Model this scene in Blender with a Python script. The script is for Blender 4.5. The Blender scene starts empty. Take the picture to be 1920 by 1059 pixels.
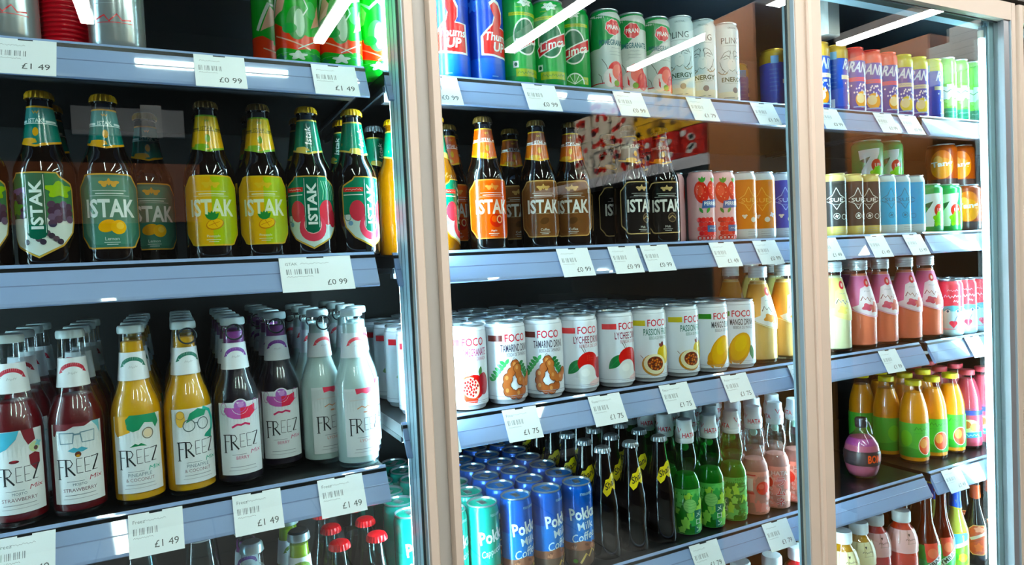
import bpy, bmesh, math, random
from mathutils import Vector, Matrix
random.seed(7)
SC = bpy.context.scene
COL = SC.collection
PI = math.pi
ZO = 1.5                       # height of the heights' origin above the shop floor

# ---------------------------------------------------------------- camera
cam_data = bpy.data.cameras.new('camera')
cam_data.sensor_width = 36.0
cam_data.sensor_fit = 'HORIZONTAL'
cam_data.lens = 36.0 * 1274.92 / 1920.0
cam_data.clip_start = 0.02
cam = bpy.data.objects.new('camera', cam_data)
COL.objects.link(cam)
SC.camera = cam
_yaw, _pit, _rol = [math.radians(a) for a in (26.648, -2.0305, -2.6651)]
_f = Vector((math.sin(_yaw)*math.cos(_pit), math.cos(_yaw)*math.cos(_pit), math.sin(_pit)))
_r0 = Vector((math.cos(_yaw), -math.sin(_yaw), 0)); _u0 = _r0.cross(_f)
_r = math.cos(_rol)*_r0 + math.sin(_rol)*_u0
_u = -math.sin(_rol)*_r0 + math.cos(_rol)*_u0
cam.matrix_world = Matrix(((_r.x, _u.x, -_f.x, -.1499), (_r.y, _u.y, -_f.y, -1.0), (_r.z, _u.z, -_f.z, ZO+.0361), (0, 0, 0, 1)))

# ---------------------------------------------------------------- world, exposure, light path
world = bpy.data.worlds.new('world'); SC.world = world
world.use_nodes = True
world.node_tree.nodes['Background'].inputs[0].default_value = (0.85, 0.92, 1.0, 1)
world.node_tree.nodes['Background'].inputs[1].default_value = 0.02
SC.view_settings.view_transform = 'Standard'
SC.view_settings.look = 'None'
SC.view_settings.exposure = 1.12
SC.view_settings.gamma = 1.0
SC.view_settings.use_curve_mapping = False
SC.cycles.max_bounces = 10
SC.cycles.diffuse_bounces = 3
SC.cycles.glossy_bounces = 4
SC.cycles.transparent_max_bounces = 40
SC.cycles.caustics_reflective = False
SC.cycles.caustics_refractive = False
SC.cycles.sample_clamp_indirect = 6.0

LAMP_POWER = 48.0      # shop ceiling lamps
TUBE_POWER = 34.0      # bluish tubes inside the cooler

# ---------------------------------------------------------------- materials
def lin(h):
    h = h.lstrip('#')
    o = []
    for i in (0, 2, 4):
        c = int(h[i:i+2], 16)/255
        o.append(c/12.92 if c <= .04045 else ((c+.055)/1.055)**2.4)
    y = .2126*o[0]+.7152*o[1]+.0722*o[2]          # printed inks are a little purer than their swatches
    return [min(1, max(0, y+(c-y)*1.14)) for c in o]

_mats = {}
def M(hexcol, rough=.45, metal=0.0, spec=.5, coat=0.0, bump=0.0, bscale=200., emis=0.0, sub=0.0):
    key = (hexcol, rough, metal, spec, coat, bump, bscale, emis, sub)
    if key in _mats: return _mats[key]
    m = bpy.data.materials.new('surface_' + hexcol.lstrip('#') + '_%d' % len(_mats))
    m.use_nodes = True
    nt = m.node_tree; b = nt.nodes['Principled BSDF']
    c = lin(hexcol)
    b.inputs['Base Color'].default_value = (*c, 1)
    b.inputs['Roughness'].default_value = rough
    b.inputs['Metallic'].default_value = metal
    b.inputs['Specular IOR Level'].default_value = spec
    b.inputs['Coat Weight'].default_value = coat
    b.inputs['Coat Roughness'].default_value = .03
    if sub:
        b.inputs['Subsurface Weight'].default_value = sub
        b.inputs['Subsurface Radius'].default_value = (.02, .015, .01)
    if emis:
        b.inputs['Emission Color'].default_value = (*c, 1)
        b.inputs['Emission Strength'].default_value = emis
    if bump:
        n = nt.nodes.new('ShaderNodeTexNoise'); n.inputs['Scale'].default_value = bscale
        t = nt.nodes.new('ShaderNodeTexCoord'); nt.links.new(t.outputs['Object'], n.inputs['Vector'])
        bp = nt.nodes.new('ShaderNodeBump'); bp.inputs['Strength'].default_value = bump; bp.inputs['Distance'].default_value = .002
        nt.links.new(n.outputs['Fac'], bp.inputs['Height']); nt.links.new(bp.outputs['Normal'], b.inputs['Normal'])
    _mats[key] = m
    return m

def GL(name, tint, f0=.05, rough=.0, gloss=(1, 1, 1)):
    """Clear glass wall: straight transmission with a Schlick mirror on top."""
    key = ('glass', name)
    if key in _mats: return _mats[key]
    m = bpy.data.materials.new(name); m.use_nodes = True
    nt = m.node_tree; nt.nodes.clear()
    out = nt.nodes.new('ShaderNodeOutputMaterial'); mix = nt.nodes.new('ShaderNodeMixShader')
    tr = nt.nodes.new('ShaderNodeBsdfTransparent'); tr.inputs[0].default_value = (*lin(tint), 1)
    gs = nt.nodes.new('ShaderNodeBsdfGlossy'); gs.inputs['Color'].default_value = (*gloss, 1); gs.inputs['Roughness'].default_value = rough
    lw = nt.nodes.new('ShaderNodeLayerWeight'); lw.inputs['Blend'].default_value = .5
    pw = nt.nodes.new('ShaderNodeMath'); pw.operation = 'POWER'; pw.inputs[1].default_value = 5
    ma = nt.nodes.new('ShaderNodeMath'); ma.operation = 'MULTIPLY_ADD'; ma.inputs[1].default_value = 1-f0; ma.inputs[2].default_value = f0
    nt.links.new(lw.outputs['Facing'], pw.inputs[0]); nt.links.new(pw.outputs[0], ma.inputs[0])
    nt.links.new(ma.outputs[0], mix.inputs[0]); nt.links.new(tr.outputs[0], mix.inputs[1]); nt.links.new(gs.outputs[0], mix.inputs[2])
    nt.links.new(mix.outputs[0], out.inputs[0])
    _mats[key] = m
    return m

# ---------------------------------------------------------------- mesh collecting
def lerp_R(profile):
    """Radius as a function of height for the outer wall of a lathe profile."""
    pts = []
    for r, z in profile:
        if not pts or z > pts[-1][1] + 1e-6: pts.append((r, z))
    def R(z):
        if z <= pts[0][1]: return pts[0][0]
        for (r0, z0), (r1, z1) in zip(pts, pts[1:]):
            if z <= z1: return r0 + (r1-r0)*(z-z0)/(z1-z0)
        return pts[-1][0]
    return R

_glyphs = {}
def glyph(txt, bold=0.0, font=None):
    """Outline of a piece of lettering as flat triangles, unit box 0..1 in both directions plus its aspect."""
    key = (txt, bold)
    if key in _glyphs: return _glyphs[key]
    cu = bpy.data.curves.new('lettering', 'FONT')
    cu.body = txt; cu.size = 1.0; cu.resolution_u = 2; cu.offset = bold
    ob = bpy.data.objects.new('lettering', cu); COL.objects.link(ob)
    dg = bpy.context.evaluated_depsgraph_get()
    me = bpy.data.meshes.new_from_object(ob.evaluated_get(dg))
    vs = [(v.co.x, v.co.y) for v in me.vertices]
    fs = [tuple(p.vertices) for p in me.polygons]
    bpy.data.objects.remove(ob); bpy.data.curves.remove(cu); bpy.data.meshes.remove(me)
    if not vs: vs = [(0, 0), (1, 0), (0, 1)]; fs = [(0, 1, 2)]
    x0 = min(v[0] for v in vs); x1 = max(v[0] for v in vs); y0 = min(v[1] for v in vs); y1 = max(v[1] for v in vs)
    w = max(x1-x0, 1e-6); h = max(y1-y0, 1e-6)
    _glyphs[key] = ([((x-x0)/w, (y-y0)/h) for x, y in vs], fs, w/h)
    return _glyphs[key]

class Geo:
    def __init__(s):
        s.v = []; s.f = []; s.mi = []; s.mats = []
    def mid(s, m):
        if m not in s.mats: s.mats.append(m)
        return s.mats.index(m)
    def face(s, ids, m): s.f.append(tuple(ids)); s.mi.append(s.mid(m))
    def box(s, x0, x1, y0, y1, z0, z1, m, M4=None):
        b = len(s.v)
        c = [(x, y, z) for z in (z0, z1) for y in (y0, y1) for x in (x0, x1)]
        if M4: c = [tuple(M4 @ Vector(p)) for p in c]
        s.v += c
        for q in ((0, 2, 3, 1), (4, 5, 7, 6), (0, 1, 5, 4), (1, 3, 7, 5), (3, 2, 6, 7), (2, 0, 4, 6)): s.face([b+i for i in q], m)
    def bevbox(s, x0, x1, y0, y1, z0, z1, m, c=.002):
        """Box with its vertical edges chamfered."""
        s.prism([(x0+c, y0), (x1-c, y0), (x1, y0+c), (x1, y1-c), (x1-c, y1), (x0+c, y1), (x0, y1-c), (x0, y0+c)], z0, z1, m)
    def prism(s, poly, z0, z1, m):
        n = len(poly); b = len(s.v)
        s.v += [(x, y, z0) for x, y in poly] + [(x, y, z1) for x, y in poly]
        s.face([b+i for i in range(n-1, -1, -1)], m); s.face([b+n+i for i in range(n)], m)
        for i in range(n): j = (i+1) % n; s.face([b+i, b+j, b+n+j, b+n+i], m)
    def extrude_x(s, poly, x0, x1, m):
        """poly of (y, z) going round; swept along X."""
        n = len(poly); b = len(s.v)
        s.v += [(x0, y, z) for y, z in poly] + [(x1, y, z) for y, z in poly]
        s.face([b+i for i in range(n-1, -1, -1)], m); s.face([b+n+i for i in range(n)], m)
        for i in range(n): j = (i+1) % n; s.face([b+i, b+j, b+n+j, b+n+i], m)
    def lathe(s, prof, m, seg=36, bands=None, c=(0, 0), wob=None, capb=True, capt=True):
        """prof [(r, z)...]; bands = [(z_limit, material)...] colours the wall by height."""
        b = len(s.v)
        for k, (r, z) in enumerate(prof):
            for i in range(seg):
                a = 2*PI*i/seg
                rr = r if wob is None else r + wob(k, i)
                s.v.append((c[0]+rr*math.sin(a), c[1]-rr*math.cos(a), z))
        for k in range(len(prof)-1):
            mm = m
            if bands:
                zm = (prof[k][1]+prof[k+1][1])/2
                for zl, bm in bands:
                    if zm <= zl: mm = bm; break
            for i in range(seg):
                j = (i+1) % seg
                s.face((b+k*seg+i, b+k*seg+j, b+(k+1)*seg+j, b+(k+1)*seg+i), mm)
        if capb: s.face([b+i for i in range(seg-1, -1, -1)], bands[0][1] if bands else m)
        if capt: t = b+(len(prof)-1)*seg; s.face([t+i for i in range(seg)], m)
    def tube(s, pts, r, m, seg=8, closed=False):
        P = [Vector(p) for p in pts]; n = len(P); b = len(s.v)
        for k in range(n):
            d = (P[(k+1) % n]-P[k-1]) if closed else (P[min(k+1, n-1)]-P[max(k-1, 0)])
            d.normalize()
            a = Vector((0, 0, 1)) if abs(d.z) < .9 else Vector((1, 0, 0))
            u = d.cross(a).normalized(); w = d.cross(u)
            for i in range(seg):
                t = 2*PI*i/seg
                s.v.append(tuple(P[k] + r*(math.cos(t)*u + math.sin(t)*w)))
        for k in range(n if closed else n-1):
            k2 = (k+1) % n
            for i in range(seg):
                j = (i+1) % seg
                s.face((b+k*seg+i, b+k*seg+j, b+k2*seg+j, b+k2*seg+i), m)
        if not closed:
            s.face([b+i for i in range(seg-1, -1, -1)], m); s.face([b+(n-1)*seg+i for i in range(seg)], m)
    def build(s, name, angle=38):
        me = bpy.data.meshes.new(name)
        me.from_pydata(s.v, [], s.f)
        for m in s.mats: me.materials.append(m)
        me.polygons.foreach_set('material_index', s.mi)
        me.polygons.foreach_set('use_smooth', [True]*len(s.f))
        me.update()
        me.set_sharp_from_angle(angle=math.radians(angle))
        return me

class Art:
    """Printed pattern laid on a turned wall (R given) or on a flat face (R None, facing -Y); x is the arc length to the right, z the height."""
    def __init__(s, g, R=None, rref=None, rough=.3, off=7e-5, step=.0026, inc=2.5e-5, z0=0.0, y0=0.0, spec=.5, metal=0.0, zcuts=()):
        s.g = g; s.R = R; s.rref = rref; s.rough = rough; s.off = off; s.step = step; s.inc = inc; s.z0 = z0; s.y0 = y0; s.spec = spec; s.metal = metal; s.zcuts = zcuts; s.slow = .35
    def _emit(s, vs, fs, col):
        bm = bmesh.new()
        bv = [bm.verts.new((x, 0, z)) for x, z in vs]
        for f in fs:
            try: bm.faces.new([bv[i] for i in f])
            except ValueError: pass
        if s.R:
            x0 = min(v[0] for v in vs); x1 = max(v[0] for v in vs)
            k = math.ceil(x0/s.step)
            while k*s.step < x1:
                bmesh.ops.bisect_plane(bm, geom=bm.verts[:]+bm.edges[:]+bm.faces[:], plane_co=(k*s.step, 0, 0), plane_no=(1, 0, 0))
                k += 1
            for zc in s.zcuts:
                bmesh.ops.bisect_plane(bm, geom=bm.verts[:]+bm.edges[:]+bm.faces[:], plane_co=(0, 0, zc), plane_no=(0, 0, 1))
        bm.verts.index_update()
        b = len(s.g.v); m = M(col, s.rough, s.metal, s.spec)
        for v in bm.verts:
            x, z = v.co.x, v.co.z
            if s.R:
                R = s.R(z) + s.off; th = x/(s.rref or s.R(z))
                s.g.v.append((R*math.sin(th), -R*math.cos(th), z+s.z0))
            else:
                s.g.v.append((x, s.y0-s.off, z+s.z0))
        for f in bm.faces:
            ids = [v.index for v in f.verts]
            # outward winding: looking from -Y, x right z up is counter-clockwise
            a = 0.0
            co = [(v.co.x, v.co.z) for v in f.verts]
            for (xa, za), (xb, zb) in zip(co, co[1:]+co[:1]): a += xa*zb-xb*za
            if a < 0: ids.reverse()
            s.g.face([b+i for i in ids], m)
        bm.free()
        s.off += s.inc*(s.slow if len(vs) <= 8 else 1)
    def poly(s, pts, col):
        from mathutils.geometry import tessellate_polygon
        s._emit(pts, tessellate_polygon([[Vector((x, z, 0)) for x, z in pts]]), col)
    def rect(s, x0, z0, x1, z1, col): s._emit([(x0, z0), (x1, z0), (x1, z1), (x0, z1)], [(0, 1, 2, 3)], col)
    def quad(s, a, b, c, d, col): s._emit([a, b, c, d], [(0, 1, 2, 3)], col)
    def ell(s, cx, cz, rx, rz, col, rot=0, n=20, a0=0, a1=360):
        t = math.radians(rot); p = []
        for i in range(n + (0 if a1-a0 >= 360 else 1)):
            a = math.radians(a0+(a1-a0)*i/n)
            x, z = rx*math.cos(a), rz*math.sin(a)
            p.append((cx+x*math.cos(t)-z*math.sin(t), cz+x*math.sin(t)+z*math.cos(t)))
        s._emit(p, [tuple(range(len(p)))], col)
    def line(s, pts, w, col):
        n = len(pts); L = []; Rr = []
        for k in range(n):
            a = pts[max(k-1, 0)]; b = pts[min(k+1, n-1)]
            d = Vector((b[0]-a[0], b[1]-a[1])); d = d.normalized() if d.length else Vector((1, 0))
            nx, nz = -d.y*w/2, d.x*w/2
            L.append((pts[k][0]+nx, pts[k][1]+nz)); Rr.append((pts[k][0]-nx, pts[k][1]-nz))
        s._emit(L+Rr, [(k, n+k, n+k+1, k+1) for k in range(n-1)], col)
    def ring(s, cx, cz, rx, rz, w, col, n=24, a0=0, a1=360):
        s.line([(cx+rx*math.cos(math.radians(a0+(a1-a0)*i/n)), cz+rz*math.sin(math.radians(a0+(a1-a0)*i/n))) for i in range(n+1)], w, col)
    def text(s, txt, cx, cz, h, col, w=None, rot=0, bold=0.0, shear=0.0, align='c'):
        vs, fs, asp = glyph(txt, bold)
        w = w or h*asp; t = math.radians(rot); out = []
        ox = {'c': -.5, 'l': 0, 'r': -1}[align]
        for x, z in vs:
            X = (x+ox)*w + shear*(z-.5)*h; Z = (z-.5)*h
            out.append((cx+X*math.cos(t)-Z*math.sin(t), cz+X*math.sin(t)+Z*math.cos(t)))
        s._emit(out, fs, col)
    def blob(s, cx, cz, rx, rz, col, k=7, amp=.12, n=28, rot=0):
        s.poly([(cx+rx*(1+amp*math.sin(k*a+rot))*math.cos(a), cz+rz*(1+amp*math.sin(k*a+rot))*math.sin(a)) for a in [2*PI*i/n for i in range(n)]], col)
    def scribble(s, cx, cz, w, h, col, lw=.0006, n=9):
        s.line([(cx-w/2+w*i/n, cz+(h/2 if i % 2 else -h/2)*(.6+.4*math.sin(i*2.1))) for i in range(n+1)], lw, col)

# ---------------------------------------------------------------- objects
def tag(o, label=None, cat=None, group=None, kind=None):
    if label: o['label'] = label
    if cat: o['category'] = cat
    if group: o['group'] = group
    if kind: o['kind'] = kind
    return o
def ob(name, mesh, parent=None, loc=(0, 0, 0), rz=0.0):
    o = bpy.data.objects.new(name, mesh); COL.objects.link(o)
    o.location = loc; o.rotation_euler = (0, 0, rz)
    if parent: o.parent = parent
    return o
def empty(name, loc=(0, 0, 0), rz=0.0, size=.03):
    o = bpy.data.objects.new(name, None); COL.objects.link(o)
    o.empty_display_size = size; o.location = loc; o.rotation_euler = (0, 0, rz)
    return o
def struct(name, mesh, loc=(0, 0, 0)):
    o = ob(name, mesh, None, loc); o['kind'] = 'structure'; return o
# a product is [(part name, mesh, [(sub-part name, mesh)...], part label or None)...]
def place(kind, product, X, Y, Z, rot, label, cat, group, skip=()):
    t = empty(kind, (X, Y, ZO+Z), math.radians(rot))
    tag(t, label, cat, group)
    for pname, me, subs, pl in product:
        if pname in skip: continue
        p = ob(pname, me, t)
        if pl: p['label'] = pl
        for sn, sm in subs: ob(sn, sm, p)
    return t
ORD = ['first', 'second', 'third', 'fourth', 'fifth', 'sixth', 'seventh']
def behind(kind, product, X, Y, Z, n, dy, what, front, cat, group, dx=0.0, rot=0, start=1, skip=()):
    """n more of the same standing in line behind a front one."""
    for k in range(start, start+n):
        place(kind, product, X+dx*k+random.uniform(-.0003, .0003), Y+dy*k, Z, rot+random.uniform(-40, 40),
              '%s, %s in the line behind %s' % (what, ORD[k], front), cat, group, skip)
# ---------------------------------------------------------------- the shop
PAINT = M('#d2c8ba', .5)
ALU = M('#b2cdda', .4, .0)
GASKET = M('#1c2228', .6)
BLACK = M('#0d0d10', .5)
INNER = M('#0a0808', .6)
SHELFM = M('#0c0c0e', .3)
STRIP = M('#93a6cc', .3, 0, .15, 1.0)
STRIPLINE = M('#6f7da0', .3)
PANE = GL('door_pane_glass', '#f4fbf9', .07)

def simple_box(x0, x1, y0, y1, z0, z1, m):
    g = Geo(); g.box(x0, x1, y0, y1, z0, z1, m); return g

# floor with tile pattern, ceiling, walls
mf = M('#8d8a86', .35)
nt = mf.node_tree; br = nt.nodes.new('ShaderNodeTexBrick'); br.offset = 0
br.inputs['Scale'].default_value = 1.0; br.inputs['Brick Width'].default_value = .6; br.inputs['Row Height'].default_value = .6
br.inputs['Mortar Size'].default_value = .004; br.inputs['Color1'].default_value = (.34, .33, .31, 1); br.inputs['Color2'].default_value = (.31, .30, .285, 1); br.inputs['Mortar'].default_value = (.1, .1, .1, 1)
tc = nt.nodes.new('ShaderNodeTexCoord'); nt.links.new(tc.outputs['Object'], br.inputs['Vector']); nt.links.new(br.outputs['Color'], nt.nodes['Principled BSDF'].inputs['Base Color'])
struct('floor', simple_box(-3, 6, -3.6, 1.0, -.05, 0, mf).build('floor'))
struct('ceiling', simple_box(-3, 6, -3.6, 1.0, 3.0, 3.05, M('#161618', .8, bump=.3, bscale=60)).build('ceiling'))
struct('wall_back', simple_box(-3, 6, -3.65, -3.6, 0, 3.0, M('#0c0b0a', .8, bump=.2, bscale=80)).build('wall_back'))
struct('wall_left', simple_box(-3.05, -3, -3.6, 1.0, 0, 3.0, M('#121110', .8, bump=.2, bscale=80)).build('wall_left'))
struct('wall_right', simple_box(6, 6.05, -3.6, 1.0, 0, 3.0, M('#121110', .8, bump=.2, bscale=80)).build('wall_right'))
struct('wall_front', simple_box(-3, 6, .95, 1.0, 0, 3.0, M('#1a1918', .8, bump=.2, bscale=80)).build('wall_front'))

# ceiling lamps running away from the cooler
LAMPM = M('#fffbf6', .5, emis=LAMP_POWER)
LAMPB = M('#d8d8d8', .5)
def ceiling_lamp(x, y0, y1, label):
    t = empty('ceiling_lamp', (x, (y0+y1)/2, ZO+1.19)); tag(t, label, 'lamp', 'linear lamps under the shop ceiling')
    L = (y1-y0)/2
    g = Geo(); g.box(-.03, .03, -L, L, -.02, .02, LAMPB); ob('lamp_housing', g.build('lamp_housing'), t)
    g = Geo(); g.prism([(-.024, -L+.01), (.024, -L+.01), (.024, L-.01), (-.024, L-.01)], -.038, -.0201, LAMPM); ob('diffuser', g.build('diffuser'), t)
    for yy in (-L*.7, L*.7):
        g = Geo(); g.tube([(0, yy, .02), (0, yy, .31)], .004, BLACK); ob('hanging_rod', g.build('hanging_rod'), t)
ceiling_lamp(-.41, -2.5, -.9, 'linear lamp hung over the aisle left of the camera, mirrored beside the red ribbed can')
ceiling_lamp(.58, -2.46, -.75, 'linear lamp mirrored in the glass over the green melon cans')
ceiling_lamp(1.565, -2.3, -.8, 'linear lamp mirrored in the glass over the green lime cans')
ceiling_lamp(2.45, -2.4, -.8, 'linear lamp mirrored in the glass over the pomegranate and pale energy cans')
ceiling_lamp(3.31, -1.6, -.6, 'linear lamp mirrored high in the far door above the blue cans')

# small lamps in line above the aisle, parallel to the cooler
for x0, x1, lab in ((-.20, .17, 'small linear lamp above the aisle, mirrored as the long bar on the top left strip'), (.26, .46, 'small linear lamp above the aisle, mirrored as the short bar on the top left strip'),
                    (.93, 1.05, 'small linear lamp above the aisle, mirrored on the strip under the lime cans'), (1.13, 1.28, 'small linear lamp above the aisle, mirrored on the strip left of the pomegranate cans')):
    t = empty('track_lamp', ((x0+x1)/2, -.231, ZO+1.16)); tag(t, lab, 'lamp', 'small lamps in line above the aisle')
    L = (x1-x0)/2
    g = Geo(); g.box(-L, L, -.035, .035, 0, .03, LAMPB); ob('lamp_housing', g.build('lamp_housing'), t)
    g = Geo(); g.prism([(-L+.004, -.0095), (L-.004, -.0095), (L-.004, .0095), (-L+.004, .0095)], -.006, -.0001, LAMPM); ob('diffuser', g.build('diffuser'), t)
    g = Geo(); g.tube([(0, 0, .03), (0, 0, .339)], .006, LAMPB); ob('hanging_rod', g.build('hanging_rod'), t)
struct('trim_1', simple_box(-.60, -.02, -3.6, -3.56, ZO+.86, ZO+1.02, M('#b9b9bd', .5)).build('trim_1'))
struct('trim_2', simple_box(-.25, -.14, -3.56, -3.54, ZO+.85, ZO+1.04, M('#f2f2f2', .5)).build('trim_2'))
struct('trim_3', simple_box(-1.1, .05, -3.6, -3.57, ZO+.35, ZO+.70, M('#8a4a26', .5)).build('trim_3'))

# shelving across the aisle that the doors mirror
BROWN = M('#a8693c', .45, bump=.1, bscale=30)
def gondola(x0, x1, y0, y1, zt, shelves, label, panel):
    t = empty('shelving_unit', ((x0+x1)/2, (y0+y1)/2, 0)); tag(t, label, 'shelving', None)
    ox, oy = (x0+x1)/2, (y0+y1)/2
    g = Geo(); g.box(x0+.25-ox, x0+.28-ox, y0-oy, y1-oy, 0, zt, M('#3c332d', .6)); ob('back_board', g.build('back_board'), t)
    for z in shelves:
        g = Geo(); g.box(x0-ox+.012, x0+.25-ox, y0-oy, y1-oy, z-.03, z, M('#6f6f72' if z > 1.6 else '#1d1c1c', .4))  # dimness put into the colour of the low boards to weaken their reflection
        s = ob('shelf_board', g.build('shelf_board'), t)
        g = Geo(); g.box(x0-ox, x0-ox+.012, y0-oy, y1-oy, z-.045, z+.004, M('#c9c6ca' if z > 1.6 else '#2b2a2c', .35)); ob('shelf_edge', g.build('shelf_edge'), s)  # low edges darkened in colour likewise, so the doors mirror them faintly
    if panel:
        g = Geo(); g.box(x0-ox, x1-ox, y1-oy, y1+panel-oy, 0, ZO+.97, BROWN); ob('end_panel', g.build('end_panel'), t)
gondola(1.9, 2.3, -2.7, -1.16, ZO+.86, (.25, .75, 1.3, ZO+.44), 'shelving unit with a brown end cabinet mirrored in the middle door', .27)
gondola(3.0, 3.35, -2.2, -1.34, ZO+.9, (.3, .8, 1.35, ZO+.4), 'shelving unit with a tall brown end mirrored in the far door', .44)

def pack(x0, dx, yc, wy, z0, h, base, spots, spotcol, label, grp, name='noodle_pack'):
    g = Geo()
    c = .012
    g.prism([(x0+c, yc-wy/2), (x0+dx-c, yc-wy/2), (x0+dx, yc-wy/2+c), (x0+dx, yc+wy/2-c), (x0+dx-c, yc+wy/2), (x0+c, yc+wy/2), (x0, yc+wy/2-c), (x0, yc-wy/2+c)], 0, h, M(base, .35, bump=.5, bscale=90))
    for k in range(spots):
        yy = yc+wy*(random.random()-.5)*.7; zz = h*(.25+.5*random.random()); r = h*.22
        b = len(g.v); n = 12
        g.v += [(x0-.0006, yy-r*math.cos(2*PI*i/n)*1.3, zz+r*math.sin(2*PI*i/n)) for i in range(n)]
        g.face([b+i for i in range(n)], M(spotcol, .4))
    cx = x0+dx/2
    me = g.build(name); me.transform(Matrix.Translation((-cx, -yc, 0)))
    tag(ob(name, me, None, (cx, yc, z0)), label, 'pack', grp)
GZ = ZO+.44
for col, (yc, n) in enumerate([(-2.17, 5), (-1.99, 6), (-1.81, 6)]):
    for k in range(n):
        pack(1.92+.01*random.random(), .19, yc+random.uniform(-.008, .008), .15, GZ+.004+.069*k, .067, '#d9cbb8', 4, '#b3251b',
             'cream pack with red spots, %s from the bottom in the %s mirrored stack' % (ORD[k], ('far', 'middle', 'near')[col]), 'cream packs stacked on the mirrored shelf')
for col, (yc, n) in enumerate([(-1.64, 4), (-1.47, 5), (-1.29, 5)]):
    for k in range(n):
        red = k < 2
        pack(1.92+.01*random.random(), .19, yc+random.uniform(-.006, .006), .15, GZ+.004+.069*k, .067, '#b92a1c' if red else '#c79a1c', 3, '#d8d4cc' if red else '#5a3c10',
             '%s pack, %s from the bottom in the %s mirrored yellow stack' % ('red' if red else 'yellow', ORD[k], ('far', 'middle', 'near')[col]), 'red and yellow packs on the mirrored shelf')
for k, (yy, zz, w, h) in enumerate([(-.83, ZO+.72, .09, .17), (-.72, ZO+.76, .13, .19)]):
    g = Geo(); g.box(0, .02, -w/2, w/2, 0, h, M('#e6e2de', .5))
    for q in range(5): g.box(-.0006, 0, -w*.4, w*.4, h*(.15+.16*q), h*(.15+.16*q)+.002, M('#b9b4b0', .5))
    tag(ob('notice_board', g.build('notice_board'), None, (2.95, yy, zz)), 'small plain white board mirrored in the far door, beside the brown panel' if k == 0 else 'larger ruled white board mirrored in the far door above green cans', 'board')

# ---------------------------------------------------------------- the cooler
COOL = empty('display_cooler', (.6, .3, 0), 0, .2)
tag(COOL, 'long upright glass-door drinks cooler with beige frames and blue-grey shelf strips', 'cooler')
def cpart(name, g, parent=None, label=None, angle=38):
    me = g.build(name, angle); me.transform(Matrix.Translation((-.6, -.3, 0)))
    o = ob(name, me, parent or COOL)
    if label: o['label'] = label
    return o
ZT = ZO+.592                      # lower edge of the top rail
ZB = .22
# shell
g = Geo(); g.box(-1.5, 2.75, .60, .64, .1, ZT+.4, INNER); cpart('back_panel', g)
g = Geo(); g.box(-1.5, 2.75, .05, .64, .02, ZB-.02, M('#2c2c30', .5)); cpart('base_plinth', g)
g = Geo(); g.box(-1.5, 2.75, .06, .60, ZT+.035, ZT+.08, M('#3f4650', .5)); cpart('canopy', g)
g = Geo(); g.box(-1.5, 2.75, -.005, .05, ZT+.052, ZT+.52, M('#2a2624', .5)); cpart('header_panel', g)
for x in (-1.52, 2.75):
    g = Geo(); g.box(x, x+.02, .05, .64, .02, ZT+.4, INNER); cpart('end_wall', g)
# posts behind the door gaps
for x0, x1, ya, yb in ((-.72, -.64, .03, .086), (.1865, .250, .03, .086), (1.066, 1.112, .03, .050), (1.7865, 1.89, .03, .056)):
    g = Geo(); g.bevbox(x0, x1, ya, yb, ZB, ZT+.035, ALU, .002)
    for q in (.3, .62): g.box(x0-.0004, x0+.0004, ya+(yb-ya)*q-.0012, ya+(yb-ya)*q+.0012, ZB, ZT, M('#5f7c8c', .4))
    cpart('door_post', g)
for x0, x1 in ((.2052, .2278), (1.8552, 1.8698)):
    g = Geo(); g.prism([(x0, .012), (x0+.006, .010), (x1-.006, .010), (x1, .012), (x1, .026), (x0, .026)], ZB-.02, ZT+.04, M('#a9aaa4', .45)); cpart('mullion_cover', g)
g = Geo(); g.prism([(1.252, .10), (1.258, .094), (1.296, .094), (1.302, .10), (1.302, .14), (1.252, .14)], ZT-.066, ZT+.034, M('#b9b6b2', .45)); cpart('lamp_bracket', g)
g = Geo(); g.box(-1.5, 2.75, .042, .07, ZT-.004, ZT+.05, ALU); cpart('front_header_rail', g)

def add_door(sl, sr, label, lip=None):
    g = Geo()
    for (a, b) in (sl, sr):
        g.prism([(a, .004), (a+.003, 0), (b-.003, 0), (b, .004), (b, .028), (a, .028)], ZB-.02, ZT+.045, PAINT)
    g.box(sl[1], sr[0], 0, .028, ZT, ZT+.045, PAINT); g.box(sl[1], sr[0], 0, .028, ZB-.02, ZB+.03, PAINT)
    d = cpart('cooler_door', g, None, label)
    g = Geo(); g.box(sl[1]-.001, sr[0]+.001, .011, .017, ZB+.03, ZT, PANE); cpart('glass_pane', g, d)
    g = Geo(); e = .0035
    g.box(sr[0]-e, sr[0], .0185, .0225, ZB, ZT, GASKET); g.box(sl[1], sl[1]+e, .0185, .0225, ZB, ZT, GASKET)
    g.box(sl[1], sr[0], .0185, .0225, ZT-e, ZT, GASKET)
    cpart('door_seal', g, d)
    g = Geo(); g.box(sr[0]-.0016, sr[0]-.0001, .0225, .030, ZB, ZT, ALU); g.box(sr[0]-.0016, sr[0]-.0001, .001, .0105, ZB+.03, ZT, ALU); cpart('edge_profile', g, d)
    return d
add_door((-.70, -.668), (.187, .205), 'glass door in front of the brightly coloured glass bottles')
add_door((.228, .245), (1.034, 1.079), 'glass door in front of the white fruit drink cans')
d3 = add_door((1.083, 1.116), (1.834, 1.855), 'glass door in front of the pink milk bottles')
add_door((1.870, 1.892), (2.68, 2.70), 'glass door cut off at the edge of view')
g = Geo(); g.box(1.806, 1.829, .004, .028, ZB, ZT, M('#8d9398', .4, .2)); cpart('inner_frame', g, d3)
g = Geo(); g.prism([(1.064, -.004), (1.067, -.007), (1.077, -.007), (1.079, -.004), (1.079, 0), (1.064, 0)], ZB-.02, ZT+.045, M('#ddcfc0', .45)); cpart('frame_bead', g)

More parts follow.
